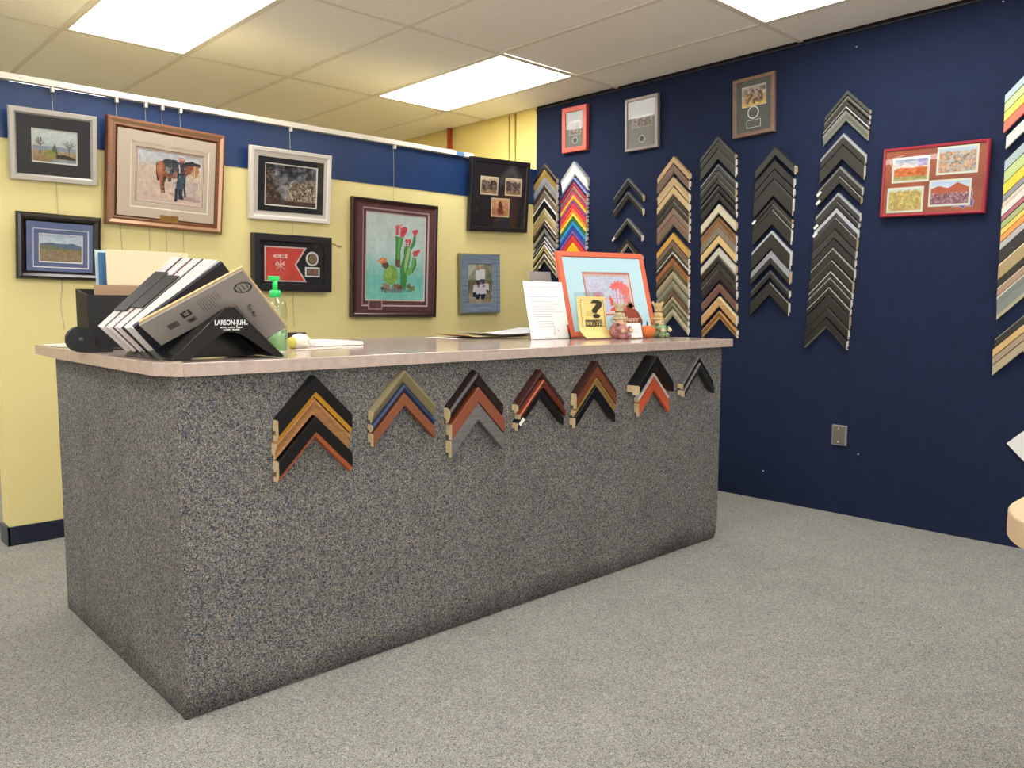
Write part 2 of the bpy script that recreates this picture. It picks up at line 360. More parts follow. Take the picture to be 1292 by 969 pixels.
# pipe and cables on the yellow wall beyond
pp = hit(568, 168, 0, W - .03); t = empty('red_pipe', (W - .035, pp.y, 0)); tag(t, 'red vertical pipe on the yellow wall above the partition', 'pipe')
lathe('pipe_tube', [(.02, 0), (.02, ZC)], mat('b8452a', .4), t, n=16)
lathe('coupling', [(.02, 2.235), (.028, 2.237), (.028, 2.262), (.02, 2.264)], mat('d8cdbb', .4), t, n=16)
for px, lab in ((642, 'left of two thin cables running up the yellow wall'), (650, 'right of two thin cables running up the yellow wall')):
    q = hit(px, 148, 0, W); tag(tube('wall_cable', [(W + .003, q.y, .3), (W + .004, q.y + .003, 1.4), (W + .003, q.y, ZC)], .0055 if px == 650 else .004, mat('a8924f', .5), None, 8), lab, 'cable', 'cables on the yellow wall')
# torn tape scrap, wall plate, nails
q = hit(425, 310, 1, P - .001)
tag(prism('tape_scrap', [(q.x - .035, q.z + .012), (q.x - .012, q.z + .010), (q.x + .002, q.z + .001), (q.x + .03, q.z + .001), (q.x + .036, q.z - .008), (q.x + .01, q.z - .011), (q.x - .006, q.z - .002), (q.x - .03, q.z + .004)], P - .002, P - .0005, mat('a89363', .6)), 'small torn brown tape scrap on the yellow partition', 'tape')
a = hit(1051, 536, 0, W); b = hit(1068, 562, 0, W); t = empty('outlet_plate', (W, (a.y + b.y) / 2, (a.z + b.z) / 2), (0, 0, -math.pi / 2)); tag(t, 'grey metal blank cover plate low on the navy wall', 'wall plate')
hw, hh = abs(a.y - b.y) / 2 + .002, .052
box('metal_box', -hw, hw, -.008, 0, -hh, hh, mat('a9abb0', .4, .6), t, .002); box('cover', -hw + .009, hw - .011, -.011, -.007, -hh + .007, hh - .008, mat('6e6a5c', .5), t, .001)
for z in (-.035, .035): lathe('screw', [(.0042, -.002), (.0042, .0015)], mat('d8d4c4', .3, .7), t, (0, 0, 0), 10).matrix_local = Matrix.Translation((-.002, -.012, z)) @ Matrix.Rotation(math.pi / 2, 4, 'X')
for px, py, lab in ((1083, 573, 'tiny nail low on the navy wall right of the cover plate'), (963, 594, 'tiny nail low on the navy wall beside the counter'), (1081, 59, 'tiny nail high on the navy wall under the ceiling'), (1266, 2, 'tiny nail high on the navy wall at the right edge')):
    q = hit(px, py, 0, W); tag(tube('nail', [(W + .002, q.y, q.z), (W - .005, q.y, q.z)], .004, mat('b9bfcc', .3, .5)), lab, 'nail', 'nails in the navy wall')
# white card pinned to the navy wall
q = hit(1271, 559, 0, W); r = .13
t = tag(prism('white_card', [(0, -r), (r, 0), (0, r), (-r, 0)], -.012, -.004, mat('e8e8e4', .5)), 'white square card set diagonally low at the right edge of the navy wall', 'card')
t.location = (W, q.y - r, q.z); t.rotation_euler = (0, 0, -math.pi / 2)
tk = lathe('pin', [(.005, 0), (.003, .004)], mat('c8c8c8', .3), t, n=10); tk.matrix_local = Matrix.Translation((0, -.012, r * .8)) @ Matrix.Rotation(math.pi / 2, 4, 'X')

# side table at the right edge
t = empty('side_table', (1.05, -2.2, 0)); tag(t, 'cream round-cornered table top entering at the lower right edge', 'table')
def rrect(x0, x1, y0, y1, r, n=14):
    o = []
    for cx, cy, a0 in ((x1 - r, y1 - r, 0), (x0 + r, y1 - r, 90), (x0 + r, y0 + r, 180), (x1 - r, y0 + r, 270)):
        for i in range(n + 1):
            a = math.radians(a0 + 90 * i / n); o.append((cx + r * math.cos(a), cy + r * math.sin(a)))
    return o
M_TAB = mat('d9bd98', .4, kind='noise', scale=.4, amt=.05)
prism('table_top', [(x - 1.05, y + 2.2) for x, y in rrect(.458, 1.7, -2.8, -1.632, .2)], .72, .76, M_TAB, t, 'z', .004)
lathe('pedestal', [(.05, .03), (.04, .1), (.04, .72)], mat('3c3c3e', .4, .5), t, n=20); lathe('foot', [(.28, 0), (.28, .012), (.06, .03)], mat('3c3c3e', .4, .5), t, n=28)

# ================================================================== the counter
t = empty('service_counter', (0, 0, 0)); tag(t, 'long service counter covered in speckled grey-blue carpet', 'counter')
ZT = .919; ZU = .884
fp = [(0, ZU - .001), (0, .10), (.002, .06), (.007, .03), (.014, .002), (.03, .002), (.03, ZU - .001)]
vs = [(x, y, z) for x in (0, L) for y, z in fp]; nf = len(fp)
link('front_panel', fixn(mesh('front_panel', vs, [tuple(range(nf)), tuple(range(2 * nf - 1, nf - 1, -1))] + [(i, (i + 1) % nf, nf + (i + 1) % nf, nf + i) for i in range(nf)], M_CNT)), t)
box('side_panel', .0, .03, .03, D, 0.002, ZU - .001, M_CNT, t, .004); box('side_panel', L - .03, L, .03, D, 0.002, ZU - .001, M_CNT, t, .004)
box('shelf', .03, L - .03, .03, D - .05, .45, .47, mat('b8ab98', .6), t)
box('back_rail', .03, L - .03, D - .06, D - .03, .75, ZU - .001, mat('b8ab98', .6), t)
M_LAM = mat(C_LAM, .13, kind='noise', scale=1.1, color2=C_LAM2, spec=.55, name='stone_pattern_laminate')
t = empty('countertop', (0, 0, ZU)); tag(t, 'pinkish-grey laminate countertop with a clipped front corner', 'countertop')
out = [(.01, -.03), (L + .04, -.03), (L + .04, 1.08), (.62, 1.08), (.5, 1.27), (-.012, 1.27), (-.032, .9), (-.032, .05)]
prism('worktop', out, 0, ZT - ZU - .0008, M_LAM, t, 'z', .003)
# thin edge strips, the near one meeting the other in a seam at the clipped corner
def strip(a, b, nm='edge_strip'):
    a = Vector((*a, 0)); b = Vector((*b, 0)); d = (b - a).normalized(); n = Vector((d.y, -d.x, 0)) * .0015
    vs = [a, b, b + n, a + n]; vs = [(v.x, v.y, .0005) for v in vs] + [(v.x, v.y, ZT - ZU - .003) for v in vs]
    link(nm, fixn(mesh(nm, vs, [(0, 1, 2, 3), (7, 6, 5, 4), (0, 1, 5, 4), (1, 2, 6, 5), (2, 3, 7, 6), (3, 0, 4, 7)], mat('bfaca0', .3, kind='noise', scale=1.2, amt=.12))), t)
strip((.0115, -.03), (L + .04, -.03)); strip((-.032, .05), (.0095, -.03)); strip((-.032, .9), (-.032, .05)); strip((-.012, 1.27), (-.032, .9)); strip((L + .04, -.03), (L + .04, 1.08))

# ================================================================== framed pictures
def rails(parent, w, h, fw, prof, cols, ym=0., zc=None, nm='frame_rail'):
    """four mitred rails; prof = [(s across 0..fw, h out)], cols one material per profile segment"""
    zc = h / 2 if zc is None else zc
    loop = [(0, 0)] + prof + [(fw, min(prof[-1][1], .004)), (fw, 0)]
    loop = [p for i, p in enumerate(loop) if i == 0 or p != loop[i - 1]]
    n = len(loop)
    for side in range(4):
        ww, hh = (w, h) if side % 2 == 0 else (h, w)
        ca, sa = [(1, 0), (0, 1), (-1, 0), (0, -1)][side]
        vs = []
        for e in (-1, 1):
            for s, o in loop:
                x = e * (ww / 2 - s); z = hh / 2 - s
                vs.append((x * ca - z * sa, ym - o, zc + x * sa + z * ca))
        fs = [tuple(range(n)), tuple(range(2 * n - 1, n - 1, -1))]; idx = [0, 0]
        for i in range(n):
            fs.append((i, (i + 1) % n, n + (i + 1) % n, n + i))
            idx.append(0 if i == 0 else min(max(i - 1, 0), len(cols) - 1))
        link(nm, fixn(mesh(nm, vs, fs, cols, idx)), parent)
def ring(name, parent, x0, x1, z0, z1, a0, a1, c0, c1, y, m, t=.0015, bev=.0012):
    """mat board: outer rect, opening a0..a1 x c0..c1, thickness t behind y, bevelled inner edge"""
    vs = [(x0, y, z0), (x1, y, z0), (x1, y, z1), (x0, y, z1), (a0, y, c0), (a1, y, c0), (a1, y, c1), (a0, y, c1),
          (a0 + bev, y + t, c0 + bev), (a1 - bev, y + t, c0 + bev), (a1 - bev, y + t, c1 - bev), (a0 + bev, y + t, c1 - bev)]
    fs = [(i, (i + 1) % 4, 4 + (i + 1) % 4, 4 + i) for i in range(4)] + [(4 + i, 4 + (i + 1) % 4, 8 + (i + 1) % 4, 8 + i) for i in range(4)]
    return link(name, mesh(name, vs, fs, [m, mat('ece9e2', .7)], [0] * 4 + [1] * 4), parent)
def frame(name, label, w, h, fw, depth, prof, cols, layers, picture, plane='y', u=0, z=0, roll=0, tilt=0, group=None, cat='framed picture', glass=True, wall=True):
    """layers: [(material, x0,x1,y0,y1 opening as fractions of the whole frame)]"""
    if plane == 'y': loc = (u, P - .006 - (.004 if wall else 0), z - h / 2 * math.cos(tilt)); rz = 0
    elif plane == 'x': loc = (W - .002, -u, z - h / 2 * math.cos(tilt)); rz = -math.pi / 2
    else: loc = plane; rz = u
    t = empty(name, loc); t.matrix_world = Matrix.Translation(loc) @ Matrix.Rotation(rz, 4, 'Z') @ Matrix.Rotation(tilt, 4, 'X') @ Matrix.Translation((0, 0, h / 2)) @ Matrix.Rotation(-roll, 4, 'Y') @ Matrix.Translation((0, 0, -h / 2))
    tag(t, label, cat, group)
    rails(t, w, h, fw, prof, cols)
    box('backing', -w / 2 + .004, w / 2 - .004, -.004, 0, .004, h - .004, mat('5a4632', .8), t)
    X = lambda f: -w / 2 + f * w; Zf = lambda f: h - f * h
    ie = .003
    cur = (-w / 2 + fw - ie, w / 2 - fw + ie, fw - ie, h - fw + ie); y = -(depth - .007)
    if glass:
        me = mesh('glass', [(cur[0], y - .0014, cur[2]), (cur[1], y - .0014, cur[2]), (cur[1], y - .0014, cur[3]), (cur[0], y - .0014, cur[3])], [(0, 1, 2, 3)], GLASS); link('glass', me, t)
    for m, a, b, c, d in layers:
        a, b, c, d = X(a), X(b), Zf(d), Zf(c)
        ring('mat_board', t, *cur, a, b, c, d, y, m); y += .0018; cur = (a, b, c, d)
    picture(t, cur, y, X, Zf)
    return t
def pic(cv, rough=.6, nm='picture'):
    return lambda t, c, y, X, Zf: art(nm, cv, c[0] - .001, c[1] + .001, c[2] - .001, c[3] + .001, y + .0003, t, rough)
def slab(nm, t, X, Zf, a, b, c, d, y, m, th=.0015): return box(nm, X(a), X(b), y - th, y, Zf(d), Zf(c), m, t)
GP = 'framed pictures on the yellow partition'; GN = 'framed pictures on the navy wall'

# 1 silver landscape
cv = Canvas(96, 66, 'b9c4c4'); cv.grad(0, .5, 'c9d4cf', 'b6c0bf').grad(.5, .62, '8b93a0', '9a9a90').grad(.62, 1, 'a8916a', '8a7048')
cv.poly([(0, .6), (.15, .5), (.35, .56), (.6, .48), (1, .55), (1, .64), (0, .64)], '8792a0')
for bx, by, sc in ((.17, .72, 1), (.82, .78, 1.15)):
    cv.line(bx, by, bx + .01, by - .25 * sc, .012, '5d5044')
    R = random.Random(int(bx * 100))
    for i in range(26):
        a = R.uniform(-2.7, -.45); l = R.uniform(.1, .2) * sc; cv.line(bx + .01, by - .22 * sc, bx + .01 + math.cos(a) * l * .8, by - .22 * sc + math.sin(a) * l * 1.4, .0045, R.choice(['6b5f52', '7a7064', '554a42']))
cv.poly([(.5, .4), (.56, .6), (.58, .76), (.42, .76), (.44, .6)], '3f5a2c'); cv.poly([(.26, .72), (.36, .58), (.5, .66), (.58, .82), (.3, .84)], '8b8b3c')
cv.poly([(.52, .76), (.7, .72), (.95, .8), (.98, .88), (.55, .86)], '2e1a16'); cv.poly([(.45, .9), (1, .88), (1, 1), (.4, 1)], '7f8f96'); cv.noise(.1, 20, 3)
frame('framed_landscape', 'silver-framed bare-tree landscape in a wide black mat, top left of the partition', .346, .303, .028, .02, [(0, .014), (.003, .02), (.02, .02), (.028, .013)], [mat('a8a49c', .4, .3), mat('c4bfb5', .4, .3), mat('aca79e', .4, .3)],
      [(mat('14161f', .6), .245, .765, .265, .735), (mat('b8c4b8', .6), .255, .755, .28, .72)], pic(cv), 'y', .267, 1.749, .014, .157, GP)
# 2 horse and rider
cv = Canvas(128, 96, 'cbbfb4'); cv.grad(0, .28, 'b7bcc4', 'c4bfba').grad(.28, 1, 'c8b7a2', 'c9b0a0'); cv.noise(.07, 8, 5)
cv.poly([(.45, .78), (.9, .86), (1, .9), (.95, .94), (.6, .9)], '9b8580', .7); cv.poly([(.75, .5), (.95, .55), (.9, .8), (.78, .75)], 'a9a09e', .6)
H = lambda p: [((x - 45) / 890., (y - 80 - (x - 45) * .15) / 690.) for x, y in p]
cv.poly(H([(300, 270), (390, 250), (560, 280), (700, 300), (720, 470), (560, 500), (400, 470), (340, 520), (305, 400)]), '8a4526')
cv.poly(H([(320, 280), (400, 280), (400, 460), (350, 500), (315, 400)]), 'a05c3c'); cv.poly(H([(298, 270), (322, 280), (310, 420), (340, 520), (315, 525), (298, 430)]), '2d1c18')
cv.poly(H([(345, 470), (400, 460), (385, 560), (395, 700), (370, 700), (350, 570)]), '9c5a34'); cv.poly(H([(400, 450), (450, 470), (410, 560), (425, 695), (400, 690), (385, 560)]), '4a2417')
cv.poly(H([(390, 240), (460, 225), (580, 250), (600, 330), (540, 440), (480, 460), (420, 360)]), '2a3036'); cv.poly(H([(430, 330), (500, 350), (480, 430), (420, 400)]), '8d8a86')
cv.poly(H([(465, 480), (510, 480), (505, 545), (465, 540)]), '23252c'); cv.poly(H([(690, 280), (800, 270), (900, 310), (860, 350), (800, 380), (740, 450), (700, 470)]), '7d4224')
cv.poly(H([(690, 275), (800, 265), (910, 330), (860, 330), (760, 330), (700, 380)]), '23242c'); cv.poly(H([(815, 320), (890, 330), (900, 420), (860, 500), (810, 490), (800, 420)]), 'b08350')
cv.poly(H([(675, 470), (715, 470), (705, 640), (725, 760), (695, 770), (680, 640)]), '27303a'); cv.poly(H([(590, 270), (700, 290), (700, 480), (590, 480)]), '2b2f3a')
cv.poly(H([(545, 330), (590, 340), (590, 470), (530, 470)]), 'a07068'); cv.poly(H([(595, 460), (695, 460), (680, 640), (655, 790), (610, 790), (630, 640), (595, 820), (555, 820), (570, 640)]), '2f4a5c')
cv.poly(H([(560, 640), (600, 640), (590, 820), (555, 820)]), '1c2430'); cv.poly(H([(612, 650), (650, 650), (690, 800), (620, 790)]), '1c2430')
cv.ell(*H([(650, 250)])[0], .045, .05, 'a4584a'); cv.ell(*H([(645, 228)])[0], .06, .03, 'c09080'); cv.line(*H([(615, 310)])[0], *H([(625, 420)])[0], .008, 'd8d0c0')
def horse(t, c, y, X, Zf):
    art('picture', cv_h, c[0] - .001, c[1] + .001, c[2] - .001, c[3] + .001, y + .0003, t)
    p = box('plaque', X(.44), X(.60), -.0285, -.026, Zf(.925), Zf(.865), mat('a57f3a', .35, .6), t); q = mat('6b5020', .5)
    for i, f in enumerate((.878, .895, .91)): box('engraved_line', X(.46 + .01 * i), X(.58 - .01 * i), -.0289, -.0285, Zf(f + .004), Zf(f), q, p)
for ex, ey, rx, ry, c_ in ((360, 360, .07, .16, 'a86040'), (345, 330, .045, .1, 'b87450'), (500, 300, .1, .08, '3a4046'), (440, 270, .06, .06, '262b30'), (560, 330, .05, .12, '30343c'), (740, 380, .07, .1, '8a5234'), (850, 370, .045, .12, 'a87c50'), (845, 470, .03, .05, 'b48c60'), (900, 330, .02, .035, '2a2428')):
    cv.ell(*H([(ex, ey)])[0], rx, ry, c_, .75)
cv.line(*H([(720, 300)])[0], *H([(890, 315)])[0], .018, '2a2630'); cv.line(*H([(835, 340)])[0], *H([(830, 480)])[0], .006, 'd8c4a0'); cv.spots(60, .3, .25, .75, .6, .012, ['5a3424', 'c08858', '1e2228', '6a6a70'], 4, .55); cv.noise(.10, 26, 8)
cv_h = cv
BR = mat('8a5a3a', .35, kind='wood', amt=.25); BR2 = mat('b48e6e', .28, .3); BR3 = mat('6d3f26', .35, kind='wood', amt=.25)
frame('framed_horse_print', 'large bronze-wood framed print of a man beside a saddled horse', .55, .486, .05, .035, [(0, .02), (.004, .033), (.012, .035), (.026, .027), (.036, .03), (.05, .018)], [BR3, BR, BR2, BR, BR3, BR],
      [(mat('c9b9a3', .7), .19, .86, .195, .815), (mat('ebdfc8', .7), .197, .853, .203, .807), (mat('c4b49d', .7), .232, .818, .238, .762), (mat('7c4d3c', .5), .240, .81, .248, .752), (mat('b9a28a', .6), .252, .798, .262, .738)], horse, 'y', .746, 1.669, -.029, .085, GP)
# 3 black landscape
cv = Canvas(84, 56, '9fb4c8'); cv.grad(0, .35, '9db3c9', 'c3cfd6'); cv.poly([(0, .36), (.25, .3), (.5, .33), (.8, .3), (1, .42), (1, .55), (0, .55)], '4f6a86'); cv.poly([(0, .38), (.3, .42), (.6, .5), (1, .52), (1, .6), (0, .6)], '6b7258')
cv.grad(.56, 1, '8a7a50', '8f7b5c'); cv.spots(260, 0, .56, 1, 1, .02, ['9b8a68', '6f6444', '7f6f58', 'a08b72'], 5, .6); cv.noise(.1, 12, 9)
BK = mat('181512', .28, spec=.6); BK2 = mat('2b2622', .22, spec=.7)
frame('framed_desert_photo', 'black-framed desert mountain photo in a blue mat, beside the counter papers', .338, .288, .04, .03, [(0, .016), (.006, .026), (.016, .03), (.026, .022), (.04, .014)], [BK, BK2, BK2, BK, BK],
      [(mat('5a6a94', .7), .182, .842, .225, .815), (mat('c9d2e6', .6), .19, .834, .236, .804), (mat('55658f', .7), .252, .772, .30, .735), (mat('dfe5ee', .6), .26, .764, .312, .723)], pic(cv), 'y', .271, 1.315, -.015, .103, GP)
# 4 white frame storm
cv = Canvas(96, 74, '3a3a3e'); cv.grad(0, .62, '2c2c31', '7d7c80'); cv.noise(.55, 5, 12)
cv.poly([(.22, .62), (.3, .5), (.45, .48), (.5, .6), (.40, .86), (.36, .84)], 'b9b6b2', .6); cv.poly([(0, 0), (.08, .2), (.2, .55), (.3, .8), (.3, .9), (0, .9)], '3d2e22'); cv.spots(60, 0, .1, .25, .9, .02, ['6b543c', '2a1e16', '8b7355'], 3, .8)
cv.poly([(.42, .85), (.45, .6), (.55, .45), (.7, .38), (.9, .32), (1, .3), (1, .9), (.4, .9)], '8d7a5c'); cv.spots(420, .45, .36, 1, .85, .014, ['e0d8cc', '5b4c38', '9a8868', '3a3026', 'cfc8bc', '2a2420'], 4, .7)
cv.spots(50, .3, 0, 1, .4, .05, ['6f6f76', '1e1e24', '909094'], 8, .45); cv.rect(0, .88, 1, 1, '4a3428'); cv.noise(.12, 20, 4)
WH = mat('e6e0d6', .4); WH2 = mat('d2cabd', .4)
frame('framed_storm_photo', 'white-framed photo of stormy sky and pale trees in a black mat', .473, .370, .05, .026, [(0, .016), (.004, .026), (.018, .025), (.026, .018), (.05, .014)], [WH2, WH, WH, WH2, WH],
      [(mat('15171a', .7), .177, .823, .205, .795), (mat('e6e2d8', .6), .187, .813, .218, .782)], pic(cv), 'y', 1.397, 1.697, .01, .121, GP)
# 5 red guidon
def guidon(t, c, y, X, Zf):
    m = mat('16171d', .75); b = box('mount_board', c[0], c[1], y + .0205, y + .022, c[2], c[3], m, t); y += .02
    fl = [(.155, .21), (.69, .21), (.555, .525), (.69, .83), (.155, .83)]
    prism('flag_border', [(X(a), Zf(b_)) for a, b_ in fl], y - .002, y, mat('dfc6c4', .8), t)
    fi = [(.172, .235), (.655, .235), (.53, .525), (.655, .805), (.172, .805)]
    prism('red_flag', [(X(a), Zf(b_)) for a, b_ in fi], y - .004, y - .0015, mat('d04b40', .8, kind='noise', scale=.4, amt=.10), t)
    w_ = mat('e8c8c2', .8); text('flag_number', '4D', .028, w_, t, (X(.295), y - .0045, Zf(.385)), bold=.001)
    k = box('flag_tab', X(.335), X(.435), y - .0048, y - .004, Zf(.415), Zf(.345), w_, t); text('tab_letters', 'SEB', .018, mat('c5342c', .8), k, (X(.385), y - .0052, Zf(.38)), bold=.0006)
    for i, (a, b_, c_, d_) in enumerate(((.30, .62, .40, .47), (.30, .47, .40, .62), (.352, .44, .352, .66))): tube('flag_emblem', [(X(a), y - .005, Zf(b_)), (X(c_), y - .005, Zf(d_))], .0022, w_, t, 6)
    prism('flag_emblem', [(X(.285), Zf(.525)), (X(.31), Zf(.48)), (X(.335), Zf(.525)), (X(.31), Zf(.57))], y - .005, y - .004, w_, t); prism('flag_emblem', [(X(.30), Zf(.525)), (X(.31), Zf(.505)), (X(.32), Zf(.525)), (X(.31), Zf(.545))], y - .0056, y - .005, mat('c5342c', .8), t)
    prism('flag_emblem', [(X(.375), Zf(.525)), (X(.39), Zf(.495)), (X(.405), Zf(.525)), (X(.39), Zf(.555))], y - .005, y - .004, w_, t)
    def disc(nm, rx, rz, y0, y1, mm): prism(nm, [(X(.765) + rx * math.cos(a), Zf(.405) + rz * math.sin(a)) for a in [2 * math.pi * i / 28 for i in range(28)]], y0, y1, mm, t)
    disc('medal_mat', .039, .039, y - .002, y, w_ if False else mat('dcdcda', .6)); disc('medal_well', .029, .029, y - .0025, y - .002, mat('20202a', .7)); disc('medal', .024, .024, y - .006, y - .0025, mat('9a8862', .4, .5, kind='noise', scale=2, amt=.3))
    slab('plate_mat', t, X, Zf, .67, .865, .555, .735, y, mat('dcdcda', .6)); slab('plate_well', t, X, Zf, .69, .845, .585, .705, y - .0015, mat('20202a', .7), .001); slab('metal_plate', t, X, Zf, .70, .835, .595, .69, y - .0025, mat('9b7a62', .4, .5, kind='noise', scale=2, amt=.3), .002)
BKM = mat('17161a', .45)
frame('framed_red_guidon', 'black shadow box with a red swallow-tailed flag and two medals', .459, .30, .038, .04, [(0, .038), (.004, .04), (.034, .04), (.038, .03)], [BKM, BKM, BKM, BKM], [], guidon, 'y', 1.400, 1.289, .001, .041, GP, 'framed display')
# 6 cactus
cv = Canvas(104, 156, 'c9d3cf'); cv.grad(0, .45, 'c3cfcb', 'bdd2cd').grad(.45, .72, 'b9d2cc', '82c9bd').grad(.72, 1, '78c6ba', '7fcabd'); cv.noise(.05, 5, 2)
Q = lambda p: [((x - 15) / 530., (y - (45 + .1 * x)) / (838 - (45 + .1 * x))) for x, y in p]
G1, G2, G3 = '3f8a45', '6fae5a', '2b6a3a'
cv.poly(Q([(272, 262), (345, 280), (320, 400), (322, 480), (275, 480), (275, 380)]), G1); cv.poly(Q([(300, 280), (325, 285), (305, 400), (305, 470), (292, 470)]), G2)
cv.poly(Q([(355, 350), (425, 360), (400, 520), (370, 740), (325, 745), (318, 540), (350, 450)]), G1); cv.poly(Q([(385, 360), (415, 370), (385, 520), (365, 600), (355, 520)]), 'a5bf7c')
cv.poly(Q([(440, 260), (460, 265), (455, 340), (425, 380), (415, 360)]), G1); cv.poly(Q([(430, 450), (465, 455), (470, 520), (435, 590), (375, 630), (375, 580), (420, 530)]), G2); cv.poly(Q([(455, 455), (470, 520), (435, 590), (425, 590), (455, 520)]), G3)
cv.ell(*Q([(235, 610)])[0], .125, .115, '79a84a'); cv.ell(*Q([(215, 590)])[0], .07, .07, '93ba5c'); cv.spots(50, .3, .62, .52, .8, .008, ['5a8a3a', 'a9c870'], 2, .8)
cv.poly(Q([(150, 500), (200, 490), (225, 530), (190, 560), (160, 540)]), '5a4436'); cv.poly(Q([(120, 480), (150, 455), (190, 460), (200, 495), (150, 515)]), 'd9834f'); cv.line(*Q([(130, 500)])[0], *Q([(165, 470)])[0], .012, 'e8a878')
for x_c, y_c in ((285, 185), (300, 180), (345, 200), (365, 205), (330, 205), (345, 240), (440, 225), (468, 222), (455, 240), (448, 415), (488, 396), (470, 420), (378, 305), (404, 306)): cv.ell(*Q([(x_c, y_c)])[0], .03, .022, 'd4606a')
for pts in ([(275, 195), (302, 195), (300, 250), (272, 250)], [(320, 190), (375, 190), (375, 230), (345, 275), (315, 270)], [(432, 210), (475, 205), (470, 240), (450, 265), (440, 260)], [(435, 400), (495, 385), (475, 440), (440, 445)], [(372, 295), (385, 295), (383, 345), (368, 350)], [(398, 298), (410, 300), (405, 350), (392, 350)]): cv.poly(Q(pts), 'c84a54')
cv.spots(20, .55, .1, .68, .25, .012, ['e0707a', 'a83040'], 7); cv.poly(Q([(275, 470), (322, 470), (320, 545), (278, 540)]), '6e4b3e')
cv.spots(46, .26, .82, .6, .9, .028, ['7b5b4a', '8f7464', '5c4438', 'a08572'], 3); cv.spots(18, .7, .8, .82, .89, .022, ['7b6b4a', '6d8a4a', '8f7464'], 5); cv.ell(.5, .89, .3, .02, '4f9a90', .5); cv.noise(.05, 30, 6)
def cact(t, c, y, X, Zf):
    art('picture', cv_c, c[0] - .001, c[1] + .001, c[2] - .001, c[3] + .001, y + .0003, t)
    slab('label_mat', t, X, Zf, .185, .345, .855, .935, -.0231, mat('b98a8c', .6), .0006); slab('title_label', t, X, Zf, .197, .333, .862, .925, -.0237, mat('5d3a3c', .7), .0004)
cv_c = cv; MV = mat('5d3a3c', .75); PK = mat('b98a8c', .6); DB = mat('331c1a', .3, spec=.6); DB2 = mat('5a3230', .3, spec=.6)
frame('framed_cactus_painting', 'dark red-brown framed watercolour of a flowering cactus on teal', .612, .682, .038, .03, [(0, .024), (.004, .03), (.018, .028), (.024, .022), (.038, .02)], [DB, DB, DB, DB2, DB],
      [(MV, .115, .89, .075, .905), (PK, .124, .881, .083, .897), (MV, .155, .855, .108, .858), (mat('cdb4a8', .6), .162, .848, .115, .851)], cact, 'y', 2.071, 1.337, -.007, .037, GP)
# 7 three old photos
def old(seed, warm):
    c = Canvas(40, 40, 'd8c49a' if not warm else 'd9b083'); c.grad(.08, .45, 'd0bd98' if not warm else 'd8a878', 'b8a07a' if not warm else 'c08a60').grad(.45, .93, 'a38a66' if not warm else 'b8845c', '8f7856' if not warm else 'a8744c')
    if warm: c.poly([(.4, .25), (.6, .25), (.62, .5), (.7, .75), (.65, .85), (.38, .85), (.32, .6), (.4, .5)], '6b3a2a'); c.ell(.47, .25, .09, .07, '5d3828'); c.noise(.2, 10, seed)
    else: c.spots(90, .1, .25, .9, .7, .055, ['4a3a3a', '5b4a44', '2e2428', '7a6858'], seed, .8, 1.5); c.noise(.2, 12, seed)
    m = (c.X < .06) | (c.X > .94) | (c.Y < .06) | (c.Y > .94); c.put(m, 'd9cba6'); return c
def three(t, c, y, X, Zf):
    box('mat_board', c[0], c[1], y, y + .002, c[2], c[3], mat('1c1a1e', .5), t)
    for i, (a, b, c_, d) in enumerate(((.16, .455, .245, .495), (.575, .865, .24, .485), (.355, .665, .53, .79))):
        art('old_photo', old(i + 3, i == 2), X(a), X(b), Zf(d), Zf(c_), y - .0006, t, .5)
frame('framed_old_photos', 'large black frame with three small sepia photos at the partition end', .517, .464, .033, .03, [(0, .028), (.003, .03), (.026, .028), (.033, .02)], [BKM, BKM, mat('201e20', .4), BKM], [], three, 'y', 2.896, 1.788, .038, .110, GP)
# 8 blue family portrait
cv = Canvas(50, 84, '6f7a58'); cv.grad(0, .4, 'a9ad98', '7d8568').grad(.4, .75, '6b6a4a', '8a8070').grad(.75, 1, '9f9078', 'a59a86'); cv.noise(.25, 8, 3)
cv.poly([(0, .35), (.3, .1), (.3, 0), (0, 0)], 'b9bcae')
for x, y, s in ((.42, .1, 1), (.58, .08, 1.05)):
    cv.ell(x, y, .06, .045, 'b08a74'); cv.poly([(x - .12, y + .05), (x + .12, y + .05), (x + .13, y + .3), (x - .12, y + .3)], 'dfe0e2'); cv.poly([(x - .1, y + .3), (x + .1, y + .3), (x + .1, y + .42), (x - .1, y + .42)], '3a4256')
for x, y in ((.3, .55), (.52, .52), (.75, .5), (.42, .6), (.64, .6)):
    cv.ell(x, y - .03, .055, .035, 'a88270'); cv.poly([(x - .1, y), (x + .1, y), (x + .12, y + .18), (x - .12, y + .18)], 'd9d4dc'); cv.poly([(x - .13, y + .18), (x + .08, y + .16), (x + .02, y + .3), (x - .12, y + .3)], '262c42')
BLW = mat('65788f', .6, kind='wood', scale=.6, color2='8494a4'); 
frame('framed_family_portrait', 'small blue-grey wooden frame with a family portrait in white shirts', .342, .386, .072, .03, [(0, .026), (.006, .03), (.064, .026), (.072, .016)], [mat('7a7660', .6), BLW, BLW, mat('3a4048', .6)], [], pic(cv, .35), 'y', 2.743, 1.210, .023, .013, GP)

